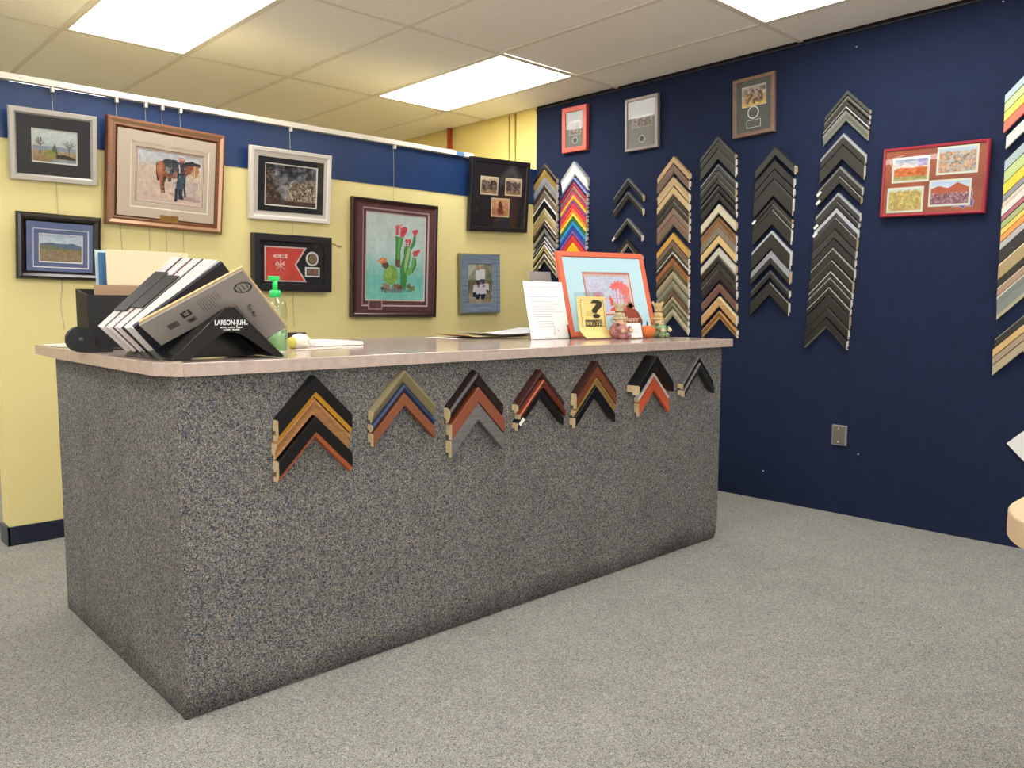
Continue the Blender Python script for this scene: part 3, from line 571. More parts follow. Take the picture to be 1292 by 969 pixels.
# --- navy wall frames
GM = mat('565a58', .7)
def line_rect(t, X, Zf, a, b, c, d, y, m, th=.0022):
    k = th
    for q in ((X(a), X(b), Zf(c) - k, Zf(c)), (X(a), X(b), Zf(d), Zf(d) + k), (X(a), X(a) + k, Zf(d), Zf(c)), (X(b) - k, X(b), Zf(d), Zf(c))): box('mat_line', q[0], q[1], y - .0012, y - .0002, q[2], q[3], m, t)
def circ(t, X, Zf, cu, cvv, r, y, m, nm='mat_line', hole=.82):
    n = 28; vs = []; 
    for rr in (r, r * hole):
        vs += [(X(cu) + rr * math.cos(2 * math.pi * i / n), y - .001, Zf(cvv) + rr * math.sin(2 * math.pi * i / n)) for i in range(n)]
    link(nm, mesh(nm, vs, [(i, (i + 1) % n, n + (i + 1) % n, n + i) for i in range(n)], m), t)
def smallpic(seed, c='8e8474', warm=False):
    q = Canvas(44, 36, c); q.grad(0, .4, 'a39a8c', '8b8070').grad(.4, 1, '7c6a58' if not warm else '9a7c50', '6b5a48' if not warm else 'c8a860'); q.spots(70, .05, .15, .95, .8, .05, ['4a4048', '6b5a5c', '3a3438', 'a8a09a'], seed, .7, 1.6); return q.noise(.15, 10, seed)
WL = mat('c9cdc8', .5)
def navyA(ph, co, coin, seed, extra=None, warm=False, base='6b6c66'):
    def f(t, c, y, X, Zf):
        box('mat_board', c[0], c[1], y, y + .002, c[2], c[3], mat(base, .7), t)
        art('photo', smallpic(seed, warm=warm), X(ph[0]), X(ph[1]), Zf(ph[3]), Zf(ph[2]), y - .0008, t, .5); line_rect(t, X, Zf, ph[0] - .008, ph[1] + .008, ph[2] - .006, ph[3] + .006, y, WL, .0016)
        circ(t, X, Zf, co[0], co[1], co[2], y, WL)
        if coin: circ(t, X, Zf, co[0], co[1], co[2] * .8, y, mat('3c3a38', .4, .6), 'coin', .02)
        if extra: line_rect(t, X, Zf, *extra, y, WL)
    return f
CO = mat('d2604f', .4); CO2 = mat('b9463c', .4)
frame('framed_photo_and_coin', 'coral-framed photo and coin high on the navy wall, nearest the corner', .215, .288, .033, .03, [(0, .028), (.003, .03), (.03, .03), (.033, .02)], [CO2, CO, CO, CO2], [], navyA((.3, .74, .33, .62), (.53, .75, .021), True, 3), 'x', -1.671, 2.22, -.02, .032, GN)
SV = mat('8a817c', .4, .2); 
frame('framed_photo_and_coin', 'silver-framed photo and coin high on the navy wall', .248, .314, .022, .026, [(0, .022), (.003, .026), (.018, .026), (.022, .018)], [SV, SV, SV, SV], [], navyA((.23, .82, .36, .56), (.52, .79, .022), True, 5, base='74756f'), 'x', -1.127, 2.171, -.004, .026, GN)
BW = mat('7b6152', .45, kind='wood', amt=.2)
frame('framed_photo_and_circle', 'brown-framed photo above a cut circle and rectangle, high on navy wall', .248, .313, .024, .024, [(0, .02), (.003, .024), (.02, .022), (.024, .015)], [BW, BW, BW, mat('4f3a30', .5)], [], navyA((.235, .80, .165, .50), (.5, .61, .034), False, 8, (.34, .68, .735, .865), True, '4d504b'), 'x', -.376, 2.144, .026, .012, GN)
def four(t, c, y, X, Zf):
    box('mat_board', c[0], c[1], y, y + .002, c[2], c[3], mat('9a4f2e', .5, kind='noise', scale=.25, color2='7d4030'), t)
    cs = []
    q = Canvas(56, 40, 'a9b0c4'); q.grad(0, .4, '8fa2c0', 'e0c8b8'); q.put((q.X > .7) & (q.Y < .35), '8a80b4', .6); q.poly([(0, .45), (.2, .38), (.6, .42), (.8, .36), (1, .42), (1, 1), (0, 1)], 'b8632f'); q.grad(.8, 1, '8a8050', '9a9458'); q.noise(.2, 14, 2); cs.append(q)
    q = Canvas(56, 44, '9aa0a0'); q.grad(0, .3, '9db4cc', 'b8a890'); q.spots(300, 0, .15, 1, 1, .04, ['b98a5a', 'c8a078', '6e6a52', '8b94a0', 'd0956a', '9c8468', 'a2664c'], 4, .7); cs.append(q)
    q = Canvas(56, 40, 'b0a060'); q.grad(0, .12, 'a8c0c8', 'b8bc90'); q.spots(260, 0, .1, 1, 1, .05, ['c0a85c', 'a08848', '8c9048', 'd0b878', '98784a'], 6, .6); cs.append(q)
    q = Canvas(56, 42, '8a5a4a'); q.grad(0, .35, '9ab4d0', 'c0c8cc'); q.poly([(0, .3), (.2, .18), (.45, .3), (.7, .06), (1, .3), (1, .55), (0, .6)], 'a04f36'); q.grad(.55, 1, '6a4448', '7f5a68'); q.spots(150, 0, .5, 1, 1, .03, ['a07880', '503438', '8f6a78', 'b8949c'], 9, .7); cs.append(q)
    for k, (a, b, c_, d) in zip(cs, ((.11, .46, .155, .50), (.54, .905, .062, .43), (.075, .42, .585, .93), (.485, .86, .515, .87))):
        slab('photo_fillet', t, X, Zf, a - .008, b + .008, c_ - .01, d + .01, y, mat('c4c8b8', .6), .001); art('photo', k, X(a + .012), X(b - .012), Zf(d - .02), Zf(c_ + .02), y - .0016, t, .5)
    E = mat('d8b8b0', .6); tube('mat_line', [(X(.09), y - .001, Zf(.35)), (X(.10), y - .001, Zf(.28)), (X(.075), y - .001, Zf(.2)), (X(.09), y - .001, Zf(.15)), (X(.22), y - .001, Zf(.11))], .0014, E, t, 6)
    pts = [(.875, .65), (.885, .73), (.875, .78), (.90, .82), (.89, .9), (.83, .89), (.81, .925), (.76, .89), (.70, .9)]
    prism('state_shape', [(X(a), Zf(b)) for a, b in pts + [(.7, .86), (.86, .86)]], y - .0009, y - .0002, mat('5c4f86', .6), t); tube('mat_line', [(X(a), y - .001, Zf(b)) for a, b in pts], .0013, E, t, 6)
RD = mat('9c2f3c', .25, spec=.6)
frame('framed_four_photos', 'crimson-framed set of four desert photos in a copper mat, navy wall', .458, .320, .016, .03, [(0, .024), (.005, .03), (.012, .028), (.016, .018)], [RD, RD, RD, RD], [], four, 'x', .560, 1.647, -.033, .032, GN)

# ================================================================== moulding corner samples
RAW = mat('d2bd94', .7, kind='noise', scale=2, amt=.12, name='raw_end_grain'); RAWW = mat('efe8d8', .7, name='pale_end')
HW = .113
def leg_mesh(side, V, prof, cols, rab=True, end=None, hw=HW):
    """prof: (s 0..1 across the vertical width, h out from the wall)"""
    hi = prof[-1][1]
    loop = [(0, 0)] + prof + ([(1, hi * .5), (.72, hi * .5), (.72, 0)] if rab else [(1, 0)])
    n = len(loop); vs = []
    for x in (0, side * hw):
        for s, h in loop: vs.append((x, -h, -abs(x) - s * V))
    fs = [tuple(range(n)), tuple(range(2 * n - 1, n - 1, -1))]; idx = [len(cols), len(cols)]
    for i in range(n):
        fs.append((i, (i + 1) % n, n + (i + 1) % n, n + i)); idx.append(0 if i == 0 else min(max(i - 1, 0), len(cols) - 1))
    return fixn(mesh('leg', vs, fs, cols + [end or RAW], idx))
def profile(kind, t):
    return {'flat': [(0, t * .9), (.05, t), (.95, t), (1, t * .95)], 'round': [(0, t * .6), (.12, t * .88), (.35, t), (.65, t * .95), (1, t * .6)],
            'scoop': [(0, t), (.15, t), (.4, t * .75), (.75, t * .6), (1, t * .62)], 'bevel': [(0, t), (.3, t * .97), (1, t * .6)], 'deep': [(0, t * .86), (.05, t), (.92, t), (1, t * .9)]}[kind]
def lite(h, k):
    v = [min(255, int(int(h[i:i + 2], 16) * k)) for i in (0, 2, 4)]; return '%02x%02x%02x' % tuple(v)
def chevron(loc, rz, V, color, label, group, kind='flat', t=.025, outer=None, inner=None, tagw=None, rough=.4, wood=False, hw=HW, metal=0., end=None, jit=0.):
    r = empty('moulding_sample', loc, (0, jit, rz)); tag(r, label, 'frame sample', group)
    v_ = [int(color[i:i + 2], 16) for i in (0, 2, 4)]
    if max(v_) < 102 and max(v_) - min(v_) < 26: color = '%02x%02x%02x' % tuple(int(q * .66) for q in v_)
    m = mat(color, rough, metal, kind='wood' if wood else None, amt=.22, spec=.5)
    pf = profile(kind, t)
    def cutat(s0, s1):
        hs = lambda s: next((p0[1] + (p1[1] - p0[1]) * (s - p0[0]) / (p1[0] - p0[0]) for p0, p1 in zip(pf, pf[1:]) if p0[0] <= s <= p1[0] + 1e-9), pf[-1][1])
        return [(s0, hs(s0))] + [p for p in pf if s0 + 1e-6 < p[0] < s1 - 1e-6] + [(s1, hs(s1))]
    a = outer[1] if outer else 0; b = 1 - (inner[1] if inner else 0)
    for sd in (-1, 1):
        main = cutat(a, b); Vm = V
        # main leg (its span rescaled so that lip and edge strips sit beside it)
        pr = [((s - a) / (b - a), h) for s, h in main]
        o = link('leg', leg_mesh(sd, V * (b - a), pr, [m] * (len(pr) - 1), True, end, hw), r, (0, 0, -a * V))
        if outer:
            pr = [(0, cutat(0, a)[0][1] + .001), (1, cutat(0, a)[-1][1] + .001)]
            link('edge', leg_mesh(sd, V * a, pr, [mat(outer[0], outer[2] if len(outer) > 2 else .3)], False, end, hw), r)
        if inner:
            q = cutat(b, 1); pr = [(0, q[0][1] * .9), (1, q[-1][1] * .85)]
            link('lip', leg_mesh(sd, V * (1 - b), pr, [mat(inner[0], inner[2] if len(inner) > 2 else .35)], False, end, hw), r, (0, 0, -b * V))
    if tagw:
        sd, f = tagw; x = sd * hw * f
        k = box('sticker', -.014, .014, -.0012, 0, -.006, .006, mat('f0efe6', .6), r); ang = -sd * math.pi / 4
        k.matrix_local = Matrix.Translation((x, -pf[min(2, len(pf) - 1)][1] - .0006, -abs(x) - V * .5)) @ Matrix.Rotation(-ang if sd > 0 else -ang, 4, 'Y')
    return r
ORD = ['top', 'second', 'third', 'fourth', 'fifth', 'sixth', 'seventh', 'eighth', 'ninth', 'tenth', 'eleventh', 'twelfth', 'thirteenth', 'fourteenth', 'fifteenth', 'sixteenth', 'seventeenth', 'eighteenth', 'nineteenth', 'twentieth', 'twenty-first', 'twenty-second', 'twenty-third', 'twenty-fourth']
def column(ax0, y0, ax1, y1, rows, where, group, t=.024):
    for i, r in enumerate(rows):
        yt, yb, color, desc, *o = r; o = o[0] if o else {}
        ax = ax0 + (ax1 - ax0) * (yt - y0) / (y1 - y0); tt = o.get('t', t)
        a = hit(ax, yt, 0, W - tt); b = hit(ax, yb, 0, W - tt)
        ks = {k: v for k, v in o.items() if k != 't'}
        V = (a.z - b.z); nxt = rows[i + 1][0] if i + 1 < len(rows) else 999
        if abs(nxt - yb) < .6: V -= .0045
        chevron((W - .0015, a.y, a.z), -math.pi / 2, max(V, .008), color, '%s V-shaped frame sample, %s from top of %s' % (desc, ORD[i], where) if i else '%s V-shaped frame sample at the top of %s' % (desc, where), group, t=tt, jit=random.uniform(-.012, .012), **{**dict(end=RAWW if i % 4 else RAW), **ks})
E_ = lambda c, f=.15, r=.3: (c, f, r)
column(687, 206, 686.8, 335, [
 (206.5, 213.9, '26221c', 'black', dict(outer=E_('5b5148'))), (213.9, 223.3, 'c9a458', 'gold', dict(kind='bevel', metal=.4, rough=.3)), (223.5, 233, 'b9bcc4', 'silver', dict(kind='bevel', metal=.4, rough=.3)),
 (233.1, 240.4, '5f584c', 'dark taupe', dict(outer=E_('a39a88', .1))), (240.6, 249.3, '7c6a58', 'taupe', dict(outer=E_('a89880', .1))), (250, 262.4, '1b1b20', 'black white-edged', dict(outer=E_('e8e8ea', .22))),
 (262.6, 267.6, 'b9a878', 'champagne', dict(outer=E_('ddd6bf', .25))), (267.8, 275.6, 'a8925f', 'antique gold', dict(outer=E_('cbbd94', .2))), (276, 281.8, '5b4838', 'brown cream-edged', dict(outer=E_('e6dfd0', .3))),
 (282, 287.6, '17161a', 'black grey-lined', dict(outer=E_('7f7a72', .2))), (288, 293.6, 'a9a9a6', 'bright silver', dict(metal=.5, rough=.25)), (298.8, 303, '1a1a20', 'black silver-edged', dict(outer=E_('c8c8cc', .3))),
 (303.5, 307.6, '22222a', 'black white-topped', dict(outer=E_('e9e9ee', .4))), (308, 314, 'a8935c', 'gold white-edged', dict(outer=E_('f2efe4', .35))), (315, 319.4, '2a241c', 'dark bronze', dict(outer=E_('b9ae8a', .2))),
 (319.6, 326.6, '57503c', 'olive cream-edged', dict(outer=E_('efe9d8', .3))), (327.4, 330.6, '1c1b20', 'thin black cream-lined', dict(outer=E_('bdb6a2', .35), tagw=(-1, .35)))],
 'leftmost wall column', 'frame samples in the leftmost column of the navy wall')
column(724, 204, 722.2, 305, [
 (203.6, 220.2, 'efefec', 'wide white', dict(outer=E_('a9adb4', .2), inner=E_('b4b0a4', .14), kind='scoop', end=RAWW)), (223.8, 229.6, '23264e', 'navy lavender-edged', dict(outer=E_('8f92d8', .25))), (229.8, 234.8, 'a3294a', 'crimson', dict(outer=E_('d84a68', .2))),
 (235, 240.3, '8a6a58', 'brown tan-edged', dict(outer=E_('c89a7c', .2))), (240.5, 245, 'c93e74', 'magenta', {}), (245.2, 251.4, 'f0ae35', 'orange-yellow', {}), (251.8, 255.4, '8f5490', 'mauve', {}),
 (255.6, 262.3, 'da3f52', 'red', {}), (262.5, 267.4, 'f07a3a', 'orange', {}), (267.6, 273.3, 'f6d348', 'yellow', {}), (273.5, 278.3, '2f7a44', 'green', {}), (278.5, 284.8, '3f93d0', 'sky blue', {}),
 (285, 289.8, '2f55a8', 'deep blue', {}), (290, 295.8, '7c5aa8', 'purple', {}), (296.3, 305, 'd93a3c', 'wide bright red', {}), (305.2, 318, 'f7c420', 'wide golden yellow', {})],
 'the rainbow column', 'frame samples in the rainbow column', .03)
column(792.3, 225, 791, 301, [(224.8, 233.2, '4c4c4e', 'charcoal', dict(outer=E_('76767a', .2), kind='bevel')), (241.8, 250.6, '4a4846', 'charcoal', dict(outer=E_('6e6c6c', .2), kind='bevel')), (275, 282.6, '47453f', 'charcoal tagged', dict(outer=E_('7a7a78', .3), tagw=(-1, .93))), (301, 308.8, '3a3833', 'black pale-lipped', dict(inner=E_('cfc0a8', .2)))],
 'the short four-piece column', 'frame samples in the short four-piece column', .028)
column(849.8, 197, 848, 389, [
 (197, 206, 'b89a6c', 'tan', dict(wood=True)), (206.4, 217, '6f5748', 'mauve brown', dict(inner=E_('9a8878', .12))), (223, 233, 'cbb287', 'light tan', dict(kind='scoop')), (235.7, 245.3, 'c4ab7d', 'light tan', {}),
 (245.5, 253.3, '4a4436', 'dark olive', dict()), (253.5, 262.3, '453f33', 'dark olive pale-edged', dict(outer=E_('a89880', .1))), (262.5, 271.8, '7d665a', 'mauve pale-edged', dict(outer=E_('b8a078', .1))), (272, 283.3, '745c4c', 'brown', dict(outer=E_('a88a70', .1), inner=E_('8c8272', .1))),
 (293.5, 303, 'cfa24c', 'gold', dict(metal=.2)), (303.3, 311.3, '6f5a50', 'brown', {}), (311.5, 317.3, '5a554a', 'grey gold-edged', dict(outer=E_('a08a50', .15))), (317.5, 323, '42423e', 'charcoal cream-edged', dict(outer=E_('dcd5c2', .3))),
 (325, 333, '9a5f3a', 'rust brown', dict(inner=E_('c08a60', .12), wood=True)), (333.2, 340.8, '59482f', 'dark bronze', dict(outer=E_('9a8a60', .12))), (341, 353.3, 'a0957a', 'champagne', dict(kind='round')), (353.5, 366.8, '7c7a66', 'grey-olive', dict(kind='round')),
 (367, 373.3, '6a5038', 'brown', {}), (373.5, 380.8, 'a39a7c', 'pale champagne', dict(kind='round')), (381, 388.8, '7f7a62', 'olive champagne', dict(kind='round')), (389, 398.5, 'aba384', 'champagne', dict(kind='round'))],
 'the brown and champagne column', 'frame samples in the brown and champagne column')
column(906, 171.7, 907.5, 400, [
 (171.7, 178, '5b5c58', 'grey', {}), (178.2, 187.8, '3b3a34', 'black stepped', dict(outer=E_('55544c', .2))), (188, 200.4, '47453a', 'dark olive', dict(outer=E_('6a685c', .08))), (207, 215.8, '3d3d3a', 'black grey-edged', dict(outer=E_('6e706c', .25))),
 (216, 225.3, '44423b', 'dark grey', dict(outer=E_('65635a', .2))), (225.5, 232.8, '3c3b38', 'black thin-lined', dict(outer=E_('85857e', .12))), (233.3, 243.2, '42403a', 'charcoal', dict(kind='round')), (243.5, 251.2, '575550', 'grey', dict(kind='bevel')),
 (257.5, 268.2, 'cdc5ab', 'cream', dict(kind='deep')), (273.5, 284.8, '8f6b47', 'medium oak', dict(kind='scoop', wood=True)), (285.8, 296.2, '7d7264', 'taupe', {}), (296.4, 306.6, 'd5b67c', 'light maple', dict(kind='deep')),
 (312, 322.4, 'c3c1b4', 'pale silver', dict(kind='deep')), (322.8, 331, '2f2a22', 'dark bronze', dict(outer=E_('6f5f38', .12))), (331.2, 340.6, '46433c', 'dark olive pale-lipped', dict(inner=E_('8f8c78', .12))), (342.6, 353, '5c484c', 'plum brown', dict(kind='bevel', tagw=(-1, .66))),
 (358, 368.2, '7e5a50', 'reddish brown', dict(kind='bevel', tagw=(-1, .93))), (374, 386, 'c39a66', 'light oak', dict(outer=E_('e2cfa2', .12), wood=True)), (392, 401, '7c522a', 'brown gold-lined', dict(outer=E_('c08a50', .2), inner=E_('c9a070', .22)))],
 'the mixed black and oak column', 'frame samples in the mixed black and oak column')
column(978, 185, 971, 356, [
 (185, 195.6, '4b4b46', 'grey thick', dict(kind='deep', t=.036)), (201, 213.3, '37362f', 'wide black', {}), (213.5, 225.2, '34332d', 'wide black', dict()), (225.4, 246.6, '3a382f', 'extra-wide black', {}), (251.5, 256.8, '3f3d34', 'thin black', dict(tagw=(-1, .93))),
 (257, 264.2, '3b392f', 'black narrow-lined', dict(outer=E_('56544a', .15))), (264.4, 283, '34322a', 'wide black', dict(outer=E_('57564c', .06))), (291, 313.8, '35322a', 'extra-wide black silver-edged', dict(outer=E_('a9acb0', .16, .25))), (316.5, 332.6, '3c3a34', 'black grey-topped', dict(outer=E_('8a8c92', .5), t=.03)),
 (341, 350, '2f2e30', 'black', dict(outer=E_('4a4a4c', .3))), (356, 372, '36342b', 'wide dark olive', dict(outer=E_('56544a', .06)))],
 'the wide black-piece column', 'frame samples in the wide black-piece column')
column(1069.5, 113.7, 1041.5, 412, [
 (113.7, 120, '5e645f', 'grey-green', {}), (120.2, 127.3, '6a6a60', 'pale grey', dict(kind='round')), (127.5, 133.8, '4a4640', 'dark taupe', {}), (134, 138.8, '38362f', 'black white-edged', dict(outer=E_('cfd0d0', .35))), (139, 151.6, '6b6f66', 'grey-green ribbed', dict(kind='scoop', outer=E_('86887e', .35))),
 (168.2, 182.8, '45443b', 'dark grey-edged', dict(outer=E_('8b9090', .3))), (183, 200.5, '45443a', 'wide dark olive', {}), (209.7, 220.8, '42413b', 'charcoal', dict(outer=E_('6b6b66', .3), tagw=(-1, .93))), (221.8, 231, '3e3d35', 'dark olive', dict(outer=E_('565549', .15), tagw=(-1, .93))),
 (242.9, 253.4, '4b4c48', 'grey-edged charcoal', dict(outer=E_('8d9292', .35))), (254.6, 262.3, '2f2e2a', 'black thin-edged', dict(outer=E_('6c6a62', .15), tagw=(-1, .93))), (262.7, 273.8, '55565a', 'light silver-edged', dict(outer=E_('a5a8ae', .5), tagw=(-1, .93))), (274.5, 288.4, '39372f', 'wide black', dict(outer=E_('6b685c', .08))),
 (289.3, 299.8, '4c4a43', 'charcoal', {}), (301, 311.8, '37352e', 'black', {}), (312.3, 327.6, '38362d', 'black grey-edged', dict(outer=E_('757870', .2))), (328, 341.9, '36342c', 'wide black', dict(outer=E_('7f8078', .08))), (342.3, 349, '35332d', 'black double-lined', dict(outer=E_('a9aaa6', .22), inner=E_('6a6962', .2))),
 (350.2, 361.6, '34322b', 'black pale-edged', dict(outer=E_('75766e', .14))), (362, 371.2, '2e2c26', 'black light-edged', dict(outer=E_('8f8f86', .2))), (371.5, 387.8, '36342b', 'wide black', {}), (388, 400.8, '33312a', 'wide black', dict(outer=E_('55534a', .06))), (401, 412.5, '35332b', 'black pale-lipped', dict(inner=E_('8a877a', .1)))],
 'the tallest all-black column', 'frame samples in the tallest all-black column')
# pastel column at the right edge: measured at the left tips
def tipcol(rows, where, group, t=.022):
    for i, (tx, y0, y1, color, desc, o) in enumerate(rows):
        a = hit(tx, y0, 0, W - t); b = hit(tx, y1, 0, W - t); V = a.z - b.z - .002
        chevron((W - .0015, a.y - HW, a.z + HW), -math.pi / 2, V, color, '%s V-shaped frame sample, %s from top of %s' % (desc, ORD[i], where) if i else '%s V-shaped frame sample at the top of %s' % (desc, where), group, t=t, **o)
tipcol([(1268.4, 119.8, 130.7, 'adc0c4', 'pale blue', {}), (1268, 130.9, 142.6, 'b9cc90', 'pale green', {}), (1267.5, 142.8, 154.6, 'efd45a', 'yellow', {}), (1267, 154.8, 168.4, 'e8735c', 'salmon red', {}), (1269.8, 172.4, 188.3, 'd8d8cc', 'ivory', {}),
 (1268, 203, 216.5, 'a4b6b8', 'grey-blue', {}), (1267.5, 216.7, 232.4, 'b5c684', 'pale green', {}), (1266.5, 232.6, 247.2, 'e8c83c', 'bright yellow', {}), (1265.5, 247.4, 255.8, '8a8c90', 'grey', {}), (1265, 256, 262.5, 'd2c4b0', 'pale blush', {}), (1264, 262.7, 273.8, 'd8d4ca', 'white', {}),
 (1263.5, 274, 280.8, 'a8606c', 'dusty rose', {}), (1263.5, 281, 289.8, 'a3b078', 'sage green', {}), (1263, 290, 297.8, 'e8c860', 'soft yellow', {}), (1262.5, 298, 306.6, 'ea9a50', 'orange', {}), (1262, 306.8, 316.5, 'b4b2ae', 'light grey', {}),
 (1261, 316.7, 334, '4a4744', 'charcoal brown', {}), (1260, 334.3, 354, 'a8956c', 'champagne gold', dict(outer=E_('cfc09a', .12))), (1259, 354.2, 363.7, '46443c', 'dark olive', {}), (1258.5, 363.9, 374.8, 'a88c74', 'tan', dict(outer=E_('d0bfa8', .15))), (1258, 375, 404, '858c86', 'wide grey-green', dict(outer=E_('d0c6b4', .08), inner=E_('b0ac8c', .2), kind='scoop'))],
 'the pastel column', 'frame samples in the pastel column at the right edge')
tipcol([(1255.4, 428, 440.6, '47433c', 'dark brown', dict(outer=E_('7d776c', .12))), (1252.8, 440.8, 451.4, 'cfae74', 'light maple', {}), (1252.5, 451.6, 461.6, 'a3917a', 'taupe', {}), (1252.2, 461.8, 474.3, 'b0a284', 'tan', {})],
 'the lowest right-edge group', 'frame samples in the lowest group at the right edge')

# --- counter front groups: (apex x, apex y, bottom y at apex, colour, desc, options)
def cgroup(rows, where, group):
    for i, (ax, y0, y1, color, desc, o) in enumerate(rows):
        o = dict(o); t = o.pop('t', .03)
        a = hit(ax, y0, 1, -t); b = hit(ax, y1, 1, -t); V = a.z - b.z - .002
        chevron((a.x, -.0015, min(a.z, .878)), 0, V, color, '%s V-shaped frame sample, %s in %s' % (desc, 'top one' if i == 0 else ['', 'second', 'third'][i] + ' down', where), group, t=t, **o)
cgroup([(398, 474, 502, '121214', 'black gold-lipped', dict(inner=E_('c08a28', .27), kind='deep', rough=.3, t=.032)), (396, 503, 524, 'ad7b4c', 'light oak', dict(kind='scoop', wood=True)), (398.5, 524.5, 552, '131315', 'black copper-lipped', dict(inner=E_('a8562c', .24), kind='deep', rough=.3, t=.032))],
 'leftmost group on counter front', 'frame samples, first group from the left on the counter front')
cgroup([(511, 467.5, 483.5, '7c7050', 'olive-gold', dict(outer=E_('93896a', .15), kind='bevel')), (510.5, 484, 495, '2b3a5c', 'navy blue', dict(kind='round', rough=.5)), (510.5, 495.5, 512, '80492c', 'rust brown', dict(kind='flat', rough=.6))],
 'second group from left on counter front', 'frame samples, second group from the left on the counter front')
cgroup([(602.5, 467.5, 487.5, '33211d', 'dark brown glossy', dict(kind='round', rough=.25, t=.034)), (604, 488, 508, '86482f', 'rust orange', dict(rough=.6)), (603.5, 508.5, 530, '6a6866', 'rough grey', dict(rough=.7, wood=True))],
 'third group from left on counter front', 'frame samples, third group from the left on the counter front')
cgroup([(684, 466.5, 478, '3a1e1c', 'dark mahogany glossy', dict(kind='round', rough=.22, t=.034)), (686, 479, 489, '5a2a1c', 'red-brown', dict(outer=E_('b8624a', .18))), (683, 489.5, 500, '17161a', 'black tagged', dict(tagw=(-1, .85)))],
 'middle group on counter front', 'frame samples, middle group on the counter front')
cgroup([(753.5, 456, 475.5, '6e3a20', 'brown dark-edged', dict(outer=E_('38201c', .3), rough=.45)), (753, 477, 486, 'a08048', 'ornate gold', dict(kind='scoop', rough=.4, wood=True)), (752, 486.5, 499, '141316', 'black', dict(rough=.35))],
 'fifth group from left on counter front', 'frame samples, fifth group from the left on the counter front')
cgroup([(829.5, 449, 461.5, '141416', 'deep black', dict(kind='deep', t=.062, rough=.35)), (826, 470, 475.5, 'e0d8cc', 'white', dict(kind='round', t=.026, hw=.1)), (826, 476, 492.5, 'c85a3a', 'coral orange', dict(t=.026, hw=.1))],
 'sixth group from left on counter front', 'frame samples, sixth group from the left on the counter front')
cgroup([(882, 449.5, 456.5, '16161a', 'thin black silver-lined', dict(outer=E_('5f5f60', .2), t=.03)), (883.5, 457.5, 466, '3a3836', 'thin dark pewter', dict(outer=E_('6b6864', .2), t=.034))],
 'rightmost group on counter front', 'frame samples, rightmost group on the counter front')

# ================================================================== things on the counter
ZB = ZT + .0003
def at(px, y, z=None):
    """point at depth y on the ray column through px (height z)"""
    lo, hi = -2., 6.
    for _ in range(50):
        m = (lo + hi) / 2; d = np.array([m, y, z if z is not None else ZT]) - CAM
        if 646 + F_PX * (d @ RT) / (d @ FW) < px: lo = m
        else: hi = m
    return m
# --- black tent-shaped holder for the mat samples
BP = mat('101214', .25, spec=.6, name='black_plastic')
t = empty('sample_holder', (0, 0, ZB)); tag(t, 'black plastic tent-shaped sample holder with white lettering, counter corner', 'sample holder')
FY = .02; apx, apz = .152, 1.055 - ZB; l0, r0 = -.004, .300
arch = [(.278, .001), (.235, .028), (.195, .056), (.165, .070), (.140, .071), (.115, .058), (.085, .035), (.045, .001)]
prism('front_panel', [(l0, .001), (apx - .012, apz - .004), (apx, apz), (apx + .012, apz - .003), (r0, .001)] + arch, FY, FY + .004, BP, t)
for sx, ex in ((-1, l0), (1, r0)):
    a = Vector((apx + sx * .012, 0, apz - .008)); b = Vector((ex + -sx * .004, 0, .002)); n = Vector((sx * (a.z - b.z), 0, abs(b.x - a.x))).normalized() * .003
    vs = [(p.x, yy, p.z) for yy in (FY + .004, .36) for p in (a, b, b - n, a - n)]
    link('roof_plate', fixn(mesh('roof_plate', vs, [(0, 1, 2, 3), (7, 6, 5, 4), (0, 1, 5, 4), (1, 2, 6, 5), (2, 3, 7, 6), (3, 0, 4, 7)], BP)), t)
prism('inner_wall', [(.06, .001), (.11, .055), (.16, .09), (.20, .075), (.285, .003)], .12, .124, BP, t)
tube('front_rim', [(l0 + .004, FY - .001, .003), (apx - .012, FY - .001, apz - .003), (apx + .012, FY - .001, apz - .003), (r0 - .003, FY - .001, .003)], .0018, mat('2a2c2e', .2, spec=.7), t, 6)
WT = mat('f0f0ee', .6)
text('lettering', 'LARSON-JUHL', .0185, WT, t, (apx + .003, FY - .0006, .0945), width=.088, bold=.0003)
text('small_lettering', 'ARTISTS · CUSTOM · DESIGN', .005, WT, t, (apx + .003, FY - .0006, .082), width=.06, bold=.00015); text('small_lettering', 'WARM · FRAMES', .0045, WT, t, (apx + .003, FY - .0006, .0765), width=.044, bold=.00015)
# --- mat board corner samples (inverted V boards leaning over the holder)
def vboard(ap, lean, roll, l, w, th, m, label, group, face=None):
    r = empty('mat_sample', ap, (0, 0, 0)); tag(r, label, 'mat sample', group)
    q = 2 ** .5 / 2; out = [(0, 0), (l * q, -l * q), ((l - w) * q, -(l + w) * q), (0, -w / q), (-(l - w) * q, -(l + w) * q), (-l * q, -l * q)]
    o = prism('board', out, 0, th, m, r)
    r.matrix_world = Matrix.Translation(ap) @ Matrix.Rotation(lean, 4, 'X') @ Matrix.Rotation(-roll, 4, 'Y')
    return r
gm = 'mat board corner samples stacked over the black holder'
g = vboard((.156, -.05, 1.145), .770, -.036, .281, .100, .006, mat('a59d96', .6), 'grey mat sample with printed labels, front of the leaning stack', gm)
prism('cream_backing', [(0, .006), (.281 * .7071, -.281 * .7071 + .006), ((.181) * .7071, -.381 * .7071), (0, -.1 * 1.4142), (-.181 * .7071, -.381 * .7071), (-.281 * .7071 - .002, -.281 * .7071 + .006)], .0062, .011, mat('e8c795', .7), g)
INK = mat('2e2a2a', .7); INK2 = mat('6d6664', .7)
def onarm(side, s, v):   # along arm s, across v (from the outer edge)
    q = .7071; return (side * (s * q) - side * v * q, -.0006, -s * q - v * q)
